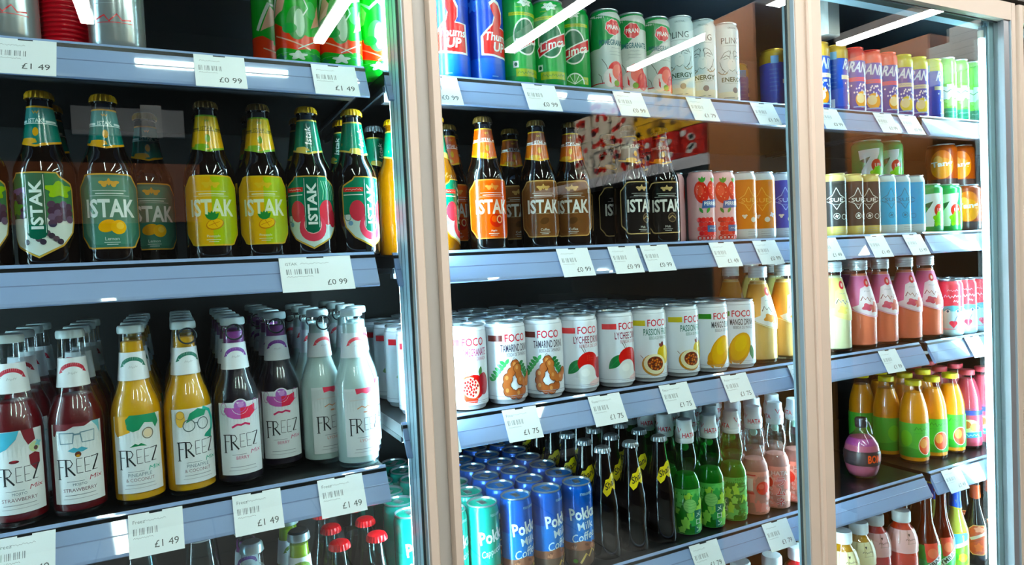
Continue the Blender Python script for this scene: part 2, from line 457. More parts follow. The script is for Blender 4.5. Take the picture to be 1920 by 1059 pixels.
# vertical light tubes inside
TUBEM = M('#d3f0ff', .5, emis=TUBE_POWER)
def light_tube(x, y, r=.006):
    g = Geo(); g.lathe([(r, ZB+.05), (r, ZT-.04)], TUBEM, 10, c=(x, y))
    o = cpart('light_tube', g)
    for z in (ZB+.03, ZT-.04):
        g = Geo(); g.lathe([(r*1.25, z), (r*1.25, z+.02)], M('#e8e8e8', .4), 10, c=(x, y)); cpart('tube_holder', g, o)
for x, y in ((-.61, .06), (.200, .103), (.262, .080), (1.165, .085), (1.774, .043), (1.912, .07)):
    light_tube(x, y, .0055 if 1.7 < x < 1.8 else .0075)

g = Geo(); g.box(1.7802, 1.7862, .034, .052, ZB+.02, ZT-.01, M('#7f929c', .4)); cpart('tube_baffle', g)  # opaque piece added beside the tube to keep its light off the post

# shelves with ticket strips; z0 = lower edge of the strip
def shelf(x0, x1, z0, brackets=True):
    z = ZO+z0
    g = Geo(); g.box(x0, x1, .080, .585, z+.028, z+.049, SHELFM)
    g.box(x0+.01, x1-.01, .12, .14, z+.010, z+.028, M('#3a3d44', .4))
    o = cpart('shelf', g)
    g = Geo()
    g.extrude_x([(.0585, z), (.062, z-.002), (.066, z+.002), (.0885, z+.046), (.0885, z+.052), (.0855, z+.0535), (.0835, z+.0505), (.07155, z+.02735), (.0595, z+.004)], x0, x1, STRIP)
    g.extrude_x([(.0712, z+.0266), (.0706, z+.0262), (.0701, z+.0252), (.0706, z+.0248)], x0, x1, STRIPLINE)
    s = cpart('ticket_strip', g, o, None, 4)
    for xe, w in ((x0, .004), (x1-.004, .004)):
        g = Geo(); g.extrude_x([(.092, z+.019), (.56, z+.017), (.56, z+.0275), (.092, z+.0275)], xe, xe+w, M('#23262c', .4))
        cpart('shelf_bracket', g, o)
    return s
SEG1, SEG2, SEG3 = (-1.2, .147), (.178, 1.551), (1.577, 2.45)
Z0 = {'S1': .301, 'S2': .004, 'S3': -.344, 'S4': -.70, 'A': .298, 'B': .001, 'C': -.280, 'D': -.620, 'E': -.95, 'A3': .298, 'B3': .001, 'C3': -.280, 'D3': -.620, 'E3': -.95}
for s in ('S1', 'S2', 'S3', 'S4'): shelf(*SEG1, Z0[s])
for s in ('A', 'B', 'C', 'D', 'E'): shelf(*SEG2, Z0[s])
for s in ('A3', 'B3', 'C3', 'D3', 'E3'): shelf(*SEG3, Z0[s])
TOP = {k: v+.0495 for k, v in Z0.items()}

# price tickets clipped on the strips
PAPER = M('#f1f5fb', .4)
_tk = {}
def ticket_mesh(price, w, title, h=.056):
    key = (price, round(w, 3), title)
    if key in _tk: return _tk[key]
    g = Geo()
    n = w*.18
    g.extrude_x([(0, 0), (0, h), (.0006, h), (.0006, 0)], -w/2, w/2, PAPER)
    g.box(-w*.5, -w*.12, 0, .0006, h, h+.0022, PAPER); g.box(w*.12, w*.5, 0, .0006, h, h+.0022, PAPER)
    a = Art(g, None, rough=.5, inc=2e-5)
    gr = '#7d868c'
    if title: a.text(title, -w*.42, h*.84, h*.085, gr, align='l')
    a.scribble(-w*(.02 if title else .2), h*.84, w*.40, h*.05, gr, .0005, 14)
    for i in range(16):
        if i % 5 != 3: a.rect(-w*.42+i*w*.028, h*.52, -w*.42+i*w*.028+w*(.010 if i % 3 else .018), h*.68, '#8b9398')
    a.scribble(-w*.24, h*.45, w*.36, h*.04, gr, .0005, 16)
    a.text(price, w*.40, h*.24, h*.17, '#3c4347', align='r')
    _tk[key] = g.build('price_ticket'); return _tk[key]
def ticket(strip, X, w, price, where):
    z = ZO+Z0[strip]
    o = ob('price_ticket', ticket_mesh(price, w, {'S2': 'ISTAK', 'S3': 'Freez', 'C': 'Foco' if X < 1 else ''}.get(strip, '')), None, (X, .0512, z-.003))
    o.rotation_euler = (-math.atan2(.027, .052), 0, 0)
    tag(o, 'white price ticket %s' % where, 'price ticket', 'white price tickets on the shelf strips')
for a in [('S1', -.3, .068, '£1 49', 'under the silver can with the red fruit at the edge'), ('S1', -.068, .068, '£0 99', 'under the dark empty gap beside the melon cans'), ('S1', .096, .068, '£1 49', 'under the green and orange melon cans'),
          ('S2', .052, .108, '£0 99', 'double width, under the green-necked malt bottles'),
          ('S3', -.339, .068, '£1 49', 'under the half-seen strawberry bottle'), ('S3', -.187, .068, '£1 49', 'under the yellow pineapple bottles'), ('S3', -.053, .068, '£1 49', 'under the purple berry bottles'), ('S3', .071, .070, '£1 49', 'under the cloudy white bottles'),
          ('A', .270, .068, '£0 99', 'under the blue cola cans'), ('A', .462, .068, '£0 99', 'under the first green lime can'), ('A', .658, .068, '£0 99', 'under the first pomegranate can'), ('A', .837, .066, '£1 79', 'under the first pale energy can'), ('A', 1.015, .068, '£1 39', 'under the bare end of the top shelf'),
          ('B', .518, .068, '£0 99', 'under the coffee malt bottles'), ('B', .631, .066, '£0 99', 'under the gap left of the black malt bottles'), ('B', .708, .068, '£0 99', 'under the black malt bottles'), ('B', .885, .068, '£1 49', 'under the strawberry printed cans'), ('B', 1.008, .068, '£0 99', 'under the orange printed cans'),
          ('C', .235, .068, '£1 75', 'half hidden by the post, under the pomegranate juice can'), ('C', .393, .068, '£1 75', 'under the tamarind cans'), ('C', .575, .072, '£1 75', 'under the lychee cans'), ('C', .743, .072, '£1 75', 'under the passion fruit cans'), ('C', .906, .072, '£1 75', 'under the mango cans'), ('C', 1.105, .072, '£1 99', 'under the orange milk bottles, cut by the frame'),
          ('D', .806, .075, '£1 79', 'under the green melon marble bottles'), ('D', 1.012, .076, '£1 79', 'under the pink peach marble bottles'), ('D', 1.122, .06, '£2 49', 'at the frame, left of the round pink bottle'),
          ('A', 1.221, .068, '£0 99', 'under the gold-topped blue can'), ('A', 1.418, .068, '£0 99', 'under the red-topped blue cans'), ('A', 1.513, .07, '£0 99', 'under the lime-topped blue cans'),
          ('B', 1.205, .068, '£1 49', 'under the first black and gold can'), ('B', 1.377, .069, '£1 49', 'under the last black and gold can'), ('B', 1.52, .072, '£1 49', 'under the pale blue cans'),
          ('C', 1.412, .066, '£1 99', 'under the first pink milk bottle'), ('C3', 1.766, .066, '£0 99', 'under the red and sky-blue cans'), ('D3', 1.657, .079, '£1 49', 'under the orange juice bottles')]:
    ticket(*a)
# ---------------------------------------------------------------- shared bottle and can pieces
SILVER = M('#c3c9cf', .25, .85)
LIDM = M('#aeb6bc', .28, .8)
GOLDM = M('#b8892f', .3, .8)
AMBERG = M('#0c0503', .06, 0, .55)

def crown(z, r, m, h=.012, seg=42):
    g = Geo()
    def wob(k, i): return (.0011 if i % 2 else -.0004) if k in (0, 1) else 0
    g.lathe([(r+.0012, z-h), (r+.0006, z-h*.55), (r-.0008, z-h*.2), (r-.004, z-.0006), (r*.3, z)], m, seg, wob=wob)
    return g.build('crown_cap')
def can_lid(z, r, m=LIDM, tab=True):
    g = Geo()
    g.lathe([(r-.0015, z-.003), (r, z-.0015), (r, z), (r-.001, z+.0008), (r-.0022, z), (r-.0035, z-.004), (.0005, z-.0045)], m, 36, capb=False)
    lid = g.build('can_lid')
    g = Geo()
    g.extrude_x([(-.008, z-.0035), (.010, z-.0032), (.0125, z-.0022), (.010, z-.0012), (-.008, z-.0015)], -.0055, .0055, m)
    return lid, g.build('pull_tab')
def can_profile(r, h, neck=.87, slim=True):
    rn = r*neck
    return [(r*.78, 0), (r*.86, .0015), (r*.97, h*.045), (r, h*.075), (r, h*.90), (r*.985, h*.925), (rn+.001, h*.962), (rn, h*.972), (rn, h-.003)]
def make_can(r, h, base, art=None, bands=None, lid=LIDM, rough=.26, neck=.87, spec=.5, metal=0.0, coat=0.0):
    g = Geo(); prof = can_profile(r, h, neck)
    # extra rings so the colour bands fall where they should
    if bands:
        zs = sorted(set([z for r_, z in prof] + [b[0] for b in bands if 0 < b[0] < h-.004]))
        R = lerp_R(prof); prof = [(R(z), z) for z in zs]
        prof[0] = (r*.78, 0)
        bands = [(z, M(c, rough, mt if mt is not None else metal, spec)) for z, c, mt in [(b+(None,))[:3] for b in bands]]
    g.lathe(prof, M(base, rough, metal, spec, coat), 40, bands)
    if art:
        a = Art(g, lerp_R(prof), r, rough)
        art(a, r, h)
    body = g.build('can_body')
    lidm, tab = can_lid(h, r*neck+.001, lid)
    return [('can_body', body, [], None), ('can_lid', lidm, [('pull_tab', tab)], None)]

# ---------------------------------------------------------------- fruit drink cans, white
def white_can(stripe, name, ncol, sub, subcol, fruit, r=.038, h=.151):
    def art(a, r, h):
        w = .028
        a.rect(-.052, .1165, -.021, .1275, stripe)
        a.text('FOCO', .005, .1220, .0145, '#d81f3c', w=.043, bold=.012)
        a.text(name, .006, .1035, .0138, ncol, w=.062 if len(name) > 11 else .054, bold=.014)
        a.text(sub, .009, .0915, .0065, subcol, w=.046)
        fruit(Shift(a, -.011))
        a.rect(-.118, .0165, .118, .0172, '#9aa3b5'); a.scribble(.006, .0135, .042, .0025, '#9aa3b5', .0006, 18)
    g = Geo(); prof = [(.030, 0), (.0325, .0015), (.0335, .005), (r, .010), (r, .137), (r*.965, .1405), (r*.985, .1425), (.0345, .1475), (.0345, .149)]
    g.lathe(prof, M('#e9eef8', .3, 0, .5), 40)
    art(Art(g, lerp_R(prof), r, .3), r, h)
    lid, tab = can_lid(h, .036)
    return [('can_body', g.build('can_body'), [], None), ('can_lid', lid, [('pull_tab', tab)], None)]
def leaf(a, x, z, l, w, rot, col, vein=None):
    t = math.radians(rot); P = []
    for s, n in ((1, 8), (-1, 8)):
        for i in range(n):
            u = i/n if s > 0 else 1-i/n
            px, pz = u*l, s*w*math.sin(PI*min(1, u*1.02))**.8 if 0 < u < 1 else 0
            P.append((x+px*math.cos(t)-pz*math.sin(t), z+px*math.sin(t)+pz*math.cos(t)))
    a.poly(P, col)
    if vein: a.line([(x, z), (x+l*.9*math.cos(t), z+l*.9*math.sin(t))], .0007, vein)
class Shift:
    """Draws on another pattern with everything moved sideways."""
    def __init__(s, a, dx): s.a = a; s.dx = dx
    def ell(s, cx, cz, *r, **k): s.a.ell(cx+s.dx, cz, *r, **k)
    def rect(s, x0, z0, x1, z1, c): s.a.rect(x0+s.dx, z0, x1+s.dx, z1, c)
    def poly(s, P, c): s.a.poly([(x+s.dx, z) for x, z in P], c)
    def line(s, P, w, c): s.a.line([(x+s.dx, z) for x, z in P], w, c)
def f_pomegranate(a):
    leaf(a, .000, .066, .022, .005, 130, '#7ba05a'); leaf(a, .026, .060, .018, .004, 80, '#4d7f45')
    leaf(a, -.010, .062, .016, .005, 200, '#8fb476')
    a.ell(.014, .042, .022, .022, '#c8201d'); a.ell(.034, .046, .013, .020, '#a81a25')
    a.ell(.006, .040, .019, .023, '#d9503a', 20); a.ell(.008, .041, .0155, .0195, '#f3d9bf', 20)
    for i in range(26):
        t = i*2.4; rr = .0028*math.sqrt(i)
        a.ell(.008+rr*math.cos(t)*.95, .042+rr*1.15*math.sin(t), .0021, .0026, '#c61a1c' if i % 3 else '#8f0f18', n=7)
    a.poly([(-.010, .028), (.020, .020), (.018, .013), (-.002, .016)], '#d9412f')
def f_tamarind(a):
    for i in range(6): leaf(a, -.006-.005*i, .074-.006*i, .013, .0035, 150, '#3f9a58'); leaf(a, -.006-.005*i, .074-.006*i, .012, .0033, 60, '#57ad6a')
    for i in range(5): leaf(a, .020+.004*i, .074-.006*i, .012, .0035, 20, '#2f7f49'); leaf(a, .020+.004*i, .074-.006*i, .012, .0035, -60, '#3f9455')
    a.line([(.002, .074), (.010, .086), (.018, .080)], .0009, '#584a38')
    def pod(pts, w, c, c2):
        for k, (x, z) in enumerate(pts): a.ell(x, z, w*(.64 if k % 2 else .74), w*(.74 if k % 2 else .86), c2, n=14)
        a.line(pts, w*.95, c)
        for k, (x, z) in enumerate(pts): a.ell(x, z, w*(.54 if k % 2 else .64), w*(.64 if k % 2 else .76), c, n=14)
        for x, z in pts[::2]: a.ell(x-w*.14, z+w*.16, w*.24, w*.34, '#d99a63', n=9)
    pod([(.012, .072), (.004, .060), (-.003, .048), (-.006, .036), (-.003, .025), (.006, .019), (.018, .019), (.028, .024)], .0125, '#b5653a', '#6f2d17')
    pod([(.016, .066), (.018, .054), (.022, .044), (.030, .038), (.038, .040), (.046, .050)], .0115, '#bf7240', '#7c3519')
def f_lychee(a):
    leaf(a, .000, .066, .040, .010, 225, '#1f7d43', '#3fa35f')
    a.line([(.008, .076), (.000, .090)], .0012, '#5b4a38'); a.line([(.010, .078), (.004, .094)], .0008, '#5b4a38')
    a.ell(.016, .058, .024, .022, '#d2281f'); a.ell(.044, .046, .016, .022, '#b11c2c')
    for i in range(14): a.ell(.012+.0042*(i % 6), .064+.004*(i//6), .0009, .0009, '#ef5a44', n=6)
    a.ell(.011, .035, .020, .021, '#eef0f2'); a.ell(.007, .040, .009, .008, '#fbfcfd'); a.ell(.032, .020, .018, .006, '#f2cfd2', 10)
def f_passion(a):
    a.ell(.030, .056, .017, .020, '#e3c437', 15); a.ell(.036, .058, .008, .013, '#f0da62', 15)
    leaf(a, .024, .072, .012, .004, 75, '#7b3432'); leaf(a, .024, .072, .010, .003, 130, '#91453a')
    a.ell(.006, .036, .026, .022, '#c98b26', -12); a.ell(.008, .038, .024, .0205, '#f5ecc8', -12); a.ell(.009, .039, .0175, .0145, '#7d2e16', -12)
    for i in range(24):
        t = i*2.4; rr = .0031*math.sqrt(i)
        a.ell(.009+rr*math.cos(t), .039+rr*.82*math.sin(t), .0024, .0016, ('#d9732c', '#3a1a12', '#e09a52')[i % 3], t*40, n=7)
    a.line([(-.022, .056), (-.016, .050)], .001, '#7b3432'); a.rect(.044, .014, .052, .030, '#8d2333')
def f_mango(a):
    a.ell(.010, .046, .023, .036, '#e8a90c', -24); a.ell(.000, .030, .021, .022, '#e3a008', 0)
    a.ell(.010, .048, .019, .031, '#f2ba1a', -24); a.ell(.012, .056, .012, .019, '#f7cb37', -24)
    leaf(a, .036, .052, .034, .007, -80, '#2f7f4d'); a.ell(-.016, .022, .006, .006, '#d79408')
WC = dict(
 pomegranate=white_can('#d92231', 'POMEGRANATE', '#b7477c', 'BEBIDA DE GRANADA', '#c8688f', f_pomegranate),
 tamarind=white_can('#64170f', 'TAMARIND DRINK', '#41374d', 'BEBIDA DE TAMARINDO', '#6a6076', f_tamarind),
 lychee=white_can('#ef4b4e', 'LYCHEE DRINK', '#8d2f4b', 'BEBIDA DE LICHI', '#b46077', f_lychee),
 passion=white_can('#d8c62a', 'PASSION FRUIT', '#3f7a6c', 'BEBIDA DE MARACUYA', '#5b8d83', f_passion),
 mango=white_can('#3d8a2f', 'MANGO DRINK', '#2f3340', 'BEBIDA DE MANGO', '#7b8290', f_mango))
GF = 'white fruit drink cans on the middle shelf'
CZ = TOP['C']
for fl, X, rot, lab in [('pomegranate', .322, -7, 'white can printed with pomegranate, frontmost beside the door post'),
    ('tamarind', .403, -2, 'white can printed with tamarind pods, next to the pomegranate can'), ('tamarind', .4835, -19, 'white can printed with tamarind pods, next to a lychee can'),
    ('lychee', .5635, -8, 'white can printed with a peeled lychee, next to a tamarind can'), ('lychee', .651, 3, 'white can printed with a peeled lychee, next to a passion fruit can'),
    ('passion', .735, -13, 'white can printed with a cut passion fruit, next to a lychee can'), ('passion', .823, -3, 'white can printed with a cut passion fruit, next to a mango can'),
    ('mango', .906, -6, 'white can printed with a mango, next to a passion fruit can'), ('mango', .986, -36, 'white can printed with a mango, next to the orange milk bottle')]:
    place('fruit_drink_can', WC[fl], X, .142, CZ, rot, lab, 'can', GF)
for fl, X, fr in [('pomegranate', .322, 'the pomegranate can by the post'), ('tamarind', .403, 'the first tamarind can'), ('tamarind', .4835, 'the second tamarind can'), ('lychee', .5635, 'the first lychee can'), ('lychee', .651, 'the second lychee can'),
    ('passion', .735, 'the first passion fruit can'), ('passion', .823, 'the second passion fruit can'), ('mango', .906, 'the first mango can'), ('mango', .986, 'the second mango can')]:
    behind('fruit_drink_can', WC[fl], X, .142, CZ, 1 if X > .95 else 2 if X > .9 else 4, .083, 'white can', fr, 'can', GF)
for k, (x, y, r_) in enumerate([(.238, .160, 4), (.240, .243, 9), (.242, .326, 2), (.244, .408, 7)]):
    place('fruit_drink_can', WC['pomegranate'], x, y, CZ, r_, 'white can with a red band seen left of the door post, %s from the front' % ORD[k], 'can', GF)

# ---------------------------------------------------------------- top shelf cans
AZ = TOP['A']
def a_cola(a, r, h):
    W, Rr = '#f4f6f8', '#df2120'
    out = [(-.030, .050), (-.030, .083), (-.020, .094), (-.008, .106), (-.004, .120), (-.010, .132), (-.013, .142), (-.004, .150), (.007, .144), (.015, .128), (.014, .110), (.009, .101), (.031, .099), (.033, .046), (.004, .046), (-.008, .048)]
    a.poly(out, W)
    cx, cz = .002, .095
    a.poly([(cx+(x-cx)*.86, cz+(z-cz)*.91-.001) for x, z in out], Rr)
    for i in range(3): a.rect(.010+.006*i, .060, .0105+.006*i, .094, '#f06a60')
    a.text('Thums', .003, .083, .015, W, w=.052, bold=.02, shear=.15); a.text('UP', .006, .065, .017, W, w=.026, bold=.03, shear=.15)
    a.rect(-.012, .012, .000, .014, '#6fa6ea'); a.blob(-.062, .10, .010, .02, '#2f63d6'); a.blob(.062, .12, .012, .018, '#2a5ad0')
    a.blob(-.045, .14, .009, .012, '#3d7de8', 5, .3)
COLA = make_can(.0335, .186, '#0f3fb8', a_cola, [(.045, '#0b5bd0'), (.13, '#0d3cb0'), (.2, '#1247bf')])
place('cola_can', COLA, .318, .13, AZ, -22, 'blue can with a red thumb sign, next to the door post', 'can', 'blue cola cans on the top shelf')
place('cola_can', COLA, .386, .13, AZ, 12, 'blue can with a red thumb sign, next to the green lime cans', 'can', 'blue cola cans on the top shelf')
def a_lime(a, r, h):
    a.rect(-.032, .128, .034, .134, '#b8c53c'); a.scribble(0, .131, .05, .003, '#3f7f38', .0008, 16)
    a.ell(.000, .090, .025, .034, '#f0f6ef', n=28); a.ell(.000, .090, .0225, .031, '#156b47', n=28)
    a.poly([(-.028, .074), (-.020, .084), (.036, .108), (.036, .084), (.012, .078), (-.024, .058)], '#f0f0ee')
    a.poly([(-.026, .074), (-.019, .082), (.035, .105), (.035, .086), (.012, .080), (-.023, .061)], '#cf1f2c')
    a.text('Limca', .005, .083, .017, '#f7f4f0', w=.052, rot=13, bold=.02, shear=.25)
    a.rect(-.027, .034, -.017, .046, '#e8f1ee'); a.ell(-.022, .040, .003, .0035, '#14553f')
    a.rect(-.022, .018, .030, .032, '#9fb334'); a.scribble(.004, .025, .046, .006, '#2f7d3a', .0012, 16)
    a.blob(.000, .152, .013, .007, '#e8f2ea', 6, .25); a.scribble(0, .152, .016, .005, '#1a5d43', .001, 7)
    a.rect(-.018, .142, -.006, .160, '#77b84a')
def a_lemon(a, r, h):
    a_lime(a, r, h)
    a.ell(.0, .018, .020, .022, '#e9f3e6', n=26, a0=0, a1=180); a.ell(.0, .018, .0175, .0195, '#4fa34b', n=26, a0=0, a1=180)
    for d in (30, 60, 90, 120, 150): a.line([(0, .018), (.018*math.cos(math.radians(d)), .018+.020*math.sin(math.radians(d)))], .0012, '#e9f3e6')
LIME = make_can(.0325, .166, '#1f9a4c', a_lime, [(.02, '#188a45'), (.2, '#23a24f')]); LIMEB = make_can(.0315, .166, '#1f9a4c', a_lemon)
GL_ = 'green lime cans on the top shelf'
place('lime_soda_can', LIME, .452, .13, AZ, 2, 'green can with a red banner, next to the blue cola cans', 'can', GL_)
place('lime_soda_can', LIME, .518, .13, AZ, -22, 'green can with a red banner, middle of the three', 'can', GL_)
place('lime_soda_can', LIMEB, .586, .148, AZ, -33, 'green can with a red banner and lime slice, next to the pomegranate cans', 'can', GL_)
def a_pran(a, r, h):
    a.poly([(-.09, .088), (-.03, .088), (.0, .112), (.016, .131), (.09, .131), (.09, .162), (-.09, .162)], '#1b8a4a')
    a.blob(.0, .128, .0165, .0155, '#f2d9d4', 8, .05); a.blob(.0, .128, .0155, .0145, '#d4232b', 8, .06); a.text('PRAN', .0, .128, .009, '#fbeeee', w=.025, bold=.02)
    a.text('POMEGRANATE', .0, .099, .011, '#0f5a62', w=.060, bold=.03)
    a.scribble(.004, .088, .020, .003, '#7d8080', .0007, 9); a.scribble(.004, .081, .028, .002, '#8d9090', .0006, 13); a.scribble(.004, .075, .026, .002, '#8d9090', .0006, 12)
    a.rect(-.098, .004, .098, .022, '#cf2a2c')
    a.line([(-.026, .068), (-.018, .056), (-.014, .045)], .001, '#5a4a45')
    a.ell(.004, .038, .020, .025, '#d93a3a'); a.ell(-.010, .030, .014, .018, '#e5d3d0'); a.ell(.006, .042, .012, .015, '#ea6a5e'); a.ell(.020, .028, .013, .018, '#c72a2e'); a.ell(.003, .020, .006, .006, '#7c9a3f')
    a.line([(-.034, .040), (-.028, .034), (-.026, .022)], .001, '#6b5450')
PRAN = make_can(.0305, .165, '#c9cdca', a_pran, neck=.86)
GP = 'pomegranate drink cans on the top shelf'
place('pomegranate_drink_can', PRAN, .648, .128, AZ, -2, 'green-topped pomegranate can, next to the green lime cans', 'can', GP)
place('pomegranate_drink_can', PRAN, .710, .128, AZ, -30, 'green-topped pomegranate can, middle of its three', 'can', GP)
place('pomegranate_drink_can', PRAN, .773, .128, AZ, -8, 'green-topped pomegranate can, next to the pale energy cans', 'can', GP)
def a_energy(a, r, h):
    a.text('PLING', .0, .134, .013, '#3d4a50', w=.044); a.line([(-.018, .123), (.022, .123)], .0006, '#6f7d84')
    a.text('ORIGINAL', .004, .161, .004, '#3e4f58', w=.022)
    G = '#4d585d'
    for s in (-1, 1):
        a.line([(s*.024, .096), (s*.016, .108), (s*.006, .112), (s*.002, .106)], .0011, G)
        a.line([(s*.020, .098), (s*.012, .102), (s*.006, .099)], .0014, G); a.line([(s*.018, .094), (s*.010, .096)], .0009, G)
        a.line([(s*.026, .090), (s*.023, .078), (s*.016, .068), (s*.022, .062)], .0010, G)
        a.line([(s*.022, .074), (s*.012, .066), (s*.008, .070)], .0009, G)
        a.line([(s*.030, .070), (s*.024, .064), (s*.016, .062), (s*.010, .066)], .0022, '#9b9480')
        a.line([(s*.003, .112), (s*.005, .096), (s*.001, .088)], .0008, G)
    a.ell(.0, .082, .010, .013, '#dfe6e8'); a.line([(-.006, .072), (0, .068), (.006, .072)], .001, G)
    a.text('ENERGY', .002, .051, .010, '#39543f', w=.050, bold=.02); a.scribble(.002, .043, .036, .002, '#6c7c74', .0006, 14)
    a.ell(.006, .028, .0062, .0062, '#6b6f78'); a.line([(-.020, .012), (.004, .012)], .0012, '#6f7d84'); a.line([(.010, .012), (.016, .012)], .0012, '#6f7d84')
ENER = make_can(.0303, .174, '#cfdde2', a_energy, [(.025, '#dcdccb'), (.2, '#cddce3')])
GE = 'pale energy drink cans on the top shelf'
place('energy_drink_can', ENER, .836, .128, AZ, -42, 'pale grey energy can, next to the pomegranate cans', 'can', GE)
place('energy_drink_can', ENER, .898, .128, AZ, -42, 'pale grey energy can, middle of its three', 'can', GE)
place('energy_drink_can', ENER, .963, .128, AZ, -15, 'pale grey energy can, last before the bare shelf end', 'can', GE)

# blue fruit pearl cans, three colourways
def a_pearl(top, band, fruit):
    def f(a, r, h):
        a.text('RANI', -.002, .112, .026, '#cfe6fb', w=.050, bold=.03, shear=.2, rot=-6)
        a.rect(-.034, .078, .034, .088, band); a.scribble(.0, .083, .03, .003, '#4a5fb0', .0008, 9)
        a.ell(.002, .034, .017, .020, fruit); a.ell(-.002, .037, .011, .012, '#f0dfae')
        rnd = random.Random(3)
        for i in range(26):
            x = rnd.uniform(-.024, .026); z = .045+rnd.random()*.028
            a.ell(x, z, .0021, .0026, '#e6eefc', n=7)
        a.rect(-.097, .0085, .097, .014, '#0b2f8f'); a.rect(-.020, .015, .022, .018, '#7fb0f0')
        a.rect(-.062, .012, -.050, .032, '#c9d6ef'); a.rect(-.062, .126, -.044, .144, '#7fb8e6')
        for i in range(6): a.rect(-.066, .060+.010*i, -.046, .063+.010*i, '#3b63b8')
        rnd = random.Random(5)
        for i in range(14): a.ell(.058+rnd.uniform(-.016, .016), .045+rnd.random()*.05, .002, .0024, '#c9d8f6', n=7)
        a.rect(.050, .010, .066, .030, '#d9d6a8')
    return make_can(.0305, .161, '#1a44a8', f, [(.0085, '#0a2f86'), (.128, '#1b47ae'), (.2, top)], lid=M(top, .3, .5))
PEARL = dict(gold=a_pearl('#b98f3e', '#e9d9c0', '#d9872a'), red=a_pearl('#d9483f', '#d9486a', '#e0a13c'), lime=a_pearl('#b9c23c', '#c9c7a8', '#e0cc55'))
GR = 'blue fruit drink cans on the top shelf'
for fl, X, rot, zz, lab in [('gold', 1.190, 62, AZ, 'blue can with a yellow-gold top, left of the second post'), ('gold', 1.254, -30, AZ, 'blue can with a gold top, right against the second post'), ('gold', 1.318, 40, AZ, 'blue can with a gold top, next to the red-topped cans'),
    ('red', 1.380, -12, AZ, 'blue can with a red top, next to a gold-topped can'), ('red', 1.4425, -36, AZ, 'blue can with a red top, middle of its three'), ('red', 1.5045, -10, AZ, 'blue can with a red top, next to a lime-topped can'),
    ('lime', 1.567, -30, AZ, 'blue can with a lime top, next to the red-topped cans'), ('lime', 1.629, -28, TOP['A3'], 'blue can with a lime top, middle of its three'), ('lime', 1.692, 26, TOP['A3'], 'blue can with a lime top, next to the green cans')]:
    place('fruit_drink_can', PEARL[fl], X, .128, zz+.0005, rot, lab, 'can', GR)
place('fruit_drink_can', PEARL['gold'], 1.19, .20, AZ, 60, 'blue can with a gold top behind the one left of the second post', 'can', GR)
place('fruit_drink_can', PEARL['gold'], 1.20, .33, AZ, 90, 'dim blue can standing back on the bare end of the top shelf', 'can', GR)
def a_green(a, r, h):
    a.blob(-.004, .128, .020, .022, '#86c46a', 5, .2); a.blob(.030, .110, .016, .018, '#6fb650', 6, .2); a.blob(-.034, .108, .016, .020, '#6fb650', 5, .25)
    a.poly([(-.09, .072), (-.04, .066), (-.01, .060), (.02, .064), (.09, .072), (.09, .092), (.03, .098), (.0, .092), (-.03, .098), (-.09, .090)], '#d9e8d2')
    a.poly([(-.006, .058), (.012, .058), (.012, .10), (-.006, .10)], '#e3eddd')
    a.line([(-.024, .080), (-.014, .085), (-.006, .079), (.004, .086), (.012, .083), (.022, .090)], .002, '#41705a')
    a.blob(.006, .052, .016, .012, '#9bd27d', 5, .25)
    a.scribble(.004, .026, .030, .003, '#d9efe2', .0008, 11); a.rect(-.02, .014, .02, .016, '#4d9a7c')
GREEN = make_can(.0285, .172, '#79bd56', a_green, [(.036, '#2f8468'), (.2, '#7cc05a')])
GGN = 'light green cans on the top shelf'
for X, rot, lab in [(1.757, -36, 'light green can, next to the lime-topped blue can'), (1.815, -30, 'light green can, middle of its three'), (1.878, -36, 'light green can, last before the light tube')]:
    place('aloe_drink_can', GREEN, X, .128, TOP['A3'], rot, lab, 'can', GGN)

# ---------------------------------------------------------------- left bay, top shelf
SZ = TOP['S1']
def a_melon(a, r, h):
    a.rect(-.105, .0, .105, .021, '#7fb39a'); a.blob(.0, .016, .012, .006, '#d5e6da', 5, .3); a.blob(.03, .016, .010, .005, '#2f7f57', 5, .3); a.blob(-.03, .014, .010, .005, '#2f7f57', 5, .3)
    a.poly([(-.105, .022), (-.03, .030), (0, .024), (.03, .030), (.105, .022), (.105, .068), (.04, .052), (.018, .046), (-.012, .054), (-.040, .070), (-.105, .070)], '#e8472a')
    a.poly([(-.044, .078), (-.026, .118), (-.016, .104), (-.022, .086)], '#e9b59c'); a.poly([(.022, .060), (.040, .100), (.044, .070)], '#e9a08a')
    a.line([(-.05, .080), (-.028, .122), (-.010, .112), (.004, .124), (.020, .110), (.044, .120)], .006, '#e6efe4')
    a.ell(.0, .066, .016, .026, '#4f9a55'); a.ell(.004, .066, .008, .022, '#bfe0c0'); a.ell(-.012, .058, .012, .008, '#37a04a'); a.ell(.024, .088, .010, .014, '#5cb865')
    a.line([(-.040, .050), (-.010, .038), (.02, .026)], .002, '#f3c2a8'); a.line([(.040, .046), (.016, .034), (0, .026)], .0016, '#e8f0e0'); a.line([(.010, .108), (.018, .090), (.010, .078)], .002, '#dff0d8')
    a.line([(-.028, .142), (0, .146), (.030, .142)], .017, '#1c7f55'); a.text('ORIGINAL', .002, .144, .011, '#e3efe6', w=.050, bold=.02)
MELON = make_can(.034, .180, '#23a83c', a_melon, None, SILVER)
GM = 'green and orange melon cans on the top shelf'
for X, Y, rot, lab in [(.054, .13, -10, 'green and orange melon can, next to the dark empty gap'), (.123, .13, -14, 'green and orange melon can, middle of its three'), (.190, .150, -16, 'green and orange melon can, next to the door post'), (.03, .215, 30, 'green and orange melon can in the row behind, half hidden')]:
    place('melon_soda_can', MELON, X, Y, SZ, rot, lab, 'can', GM)
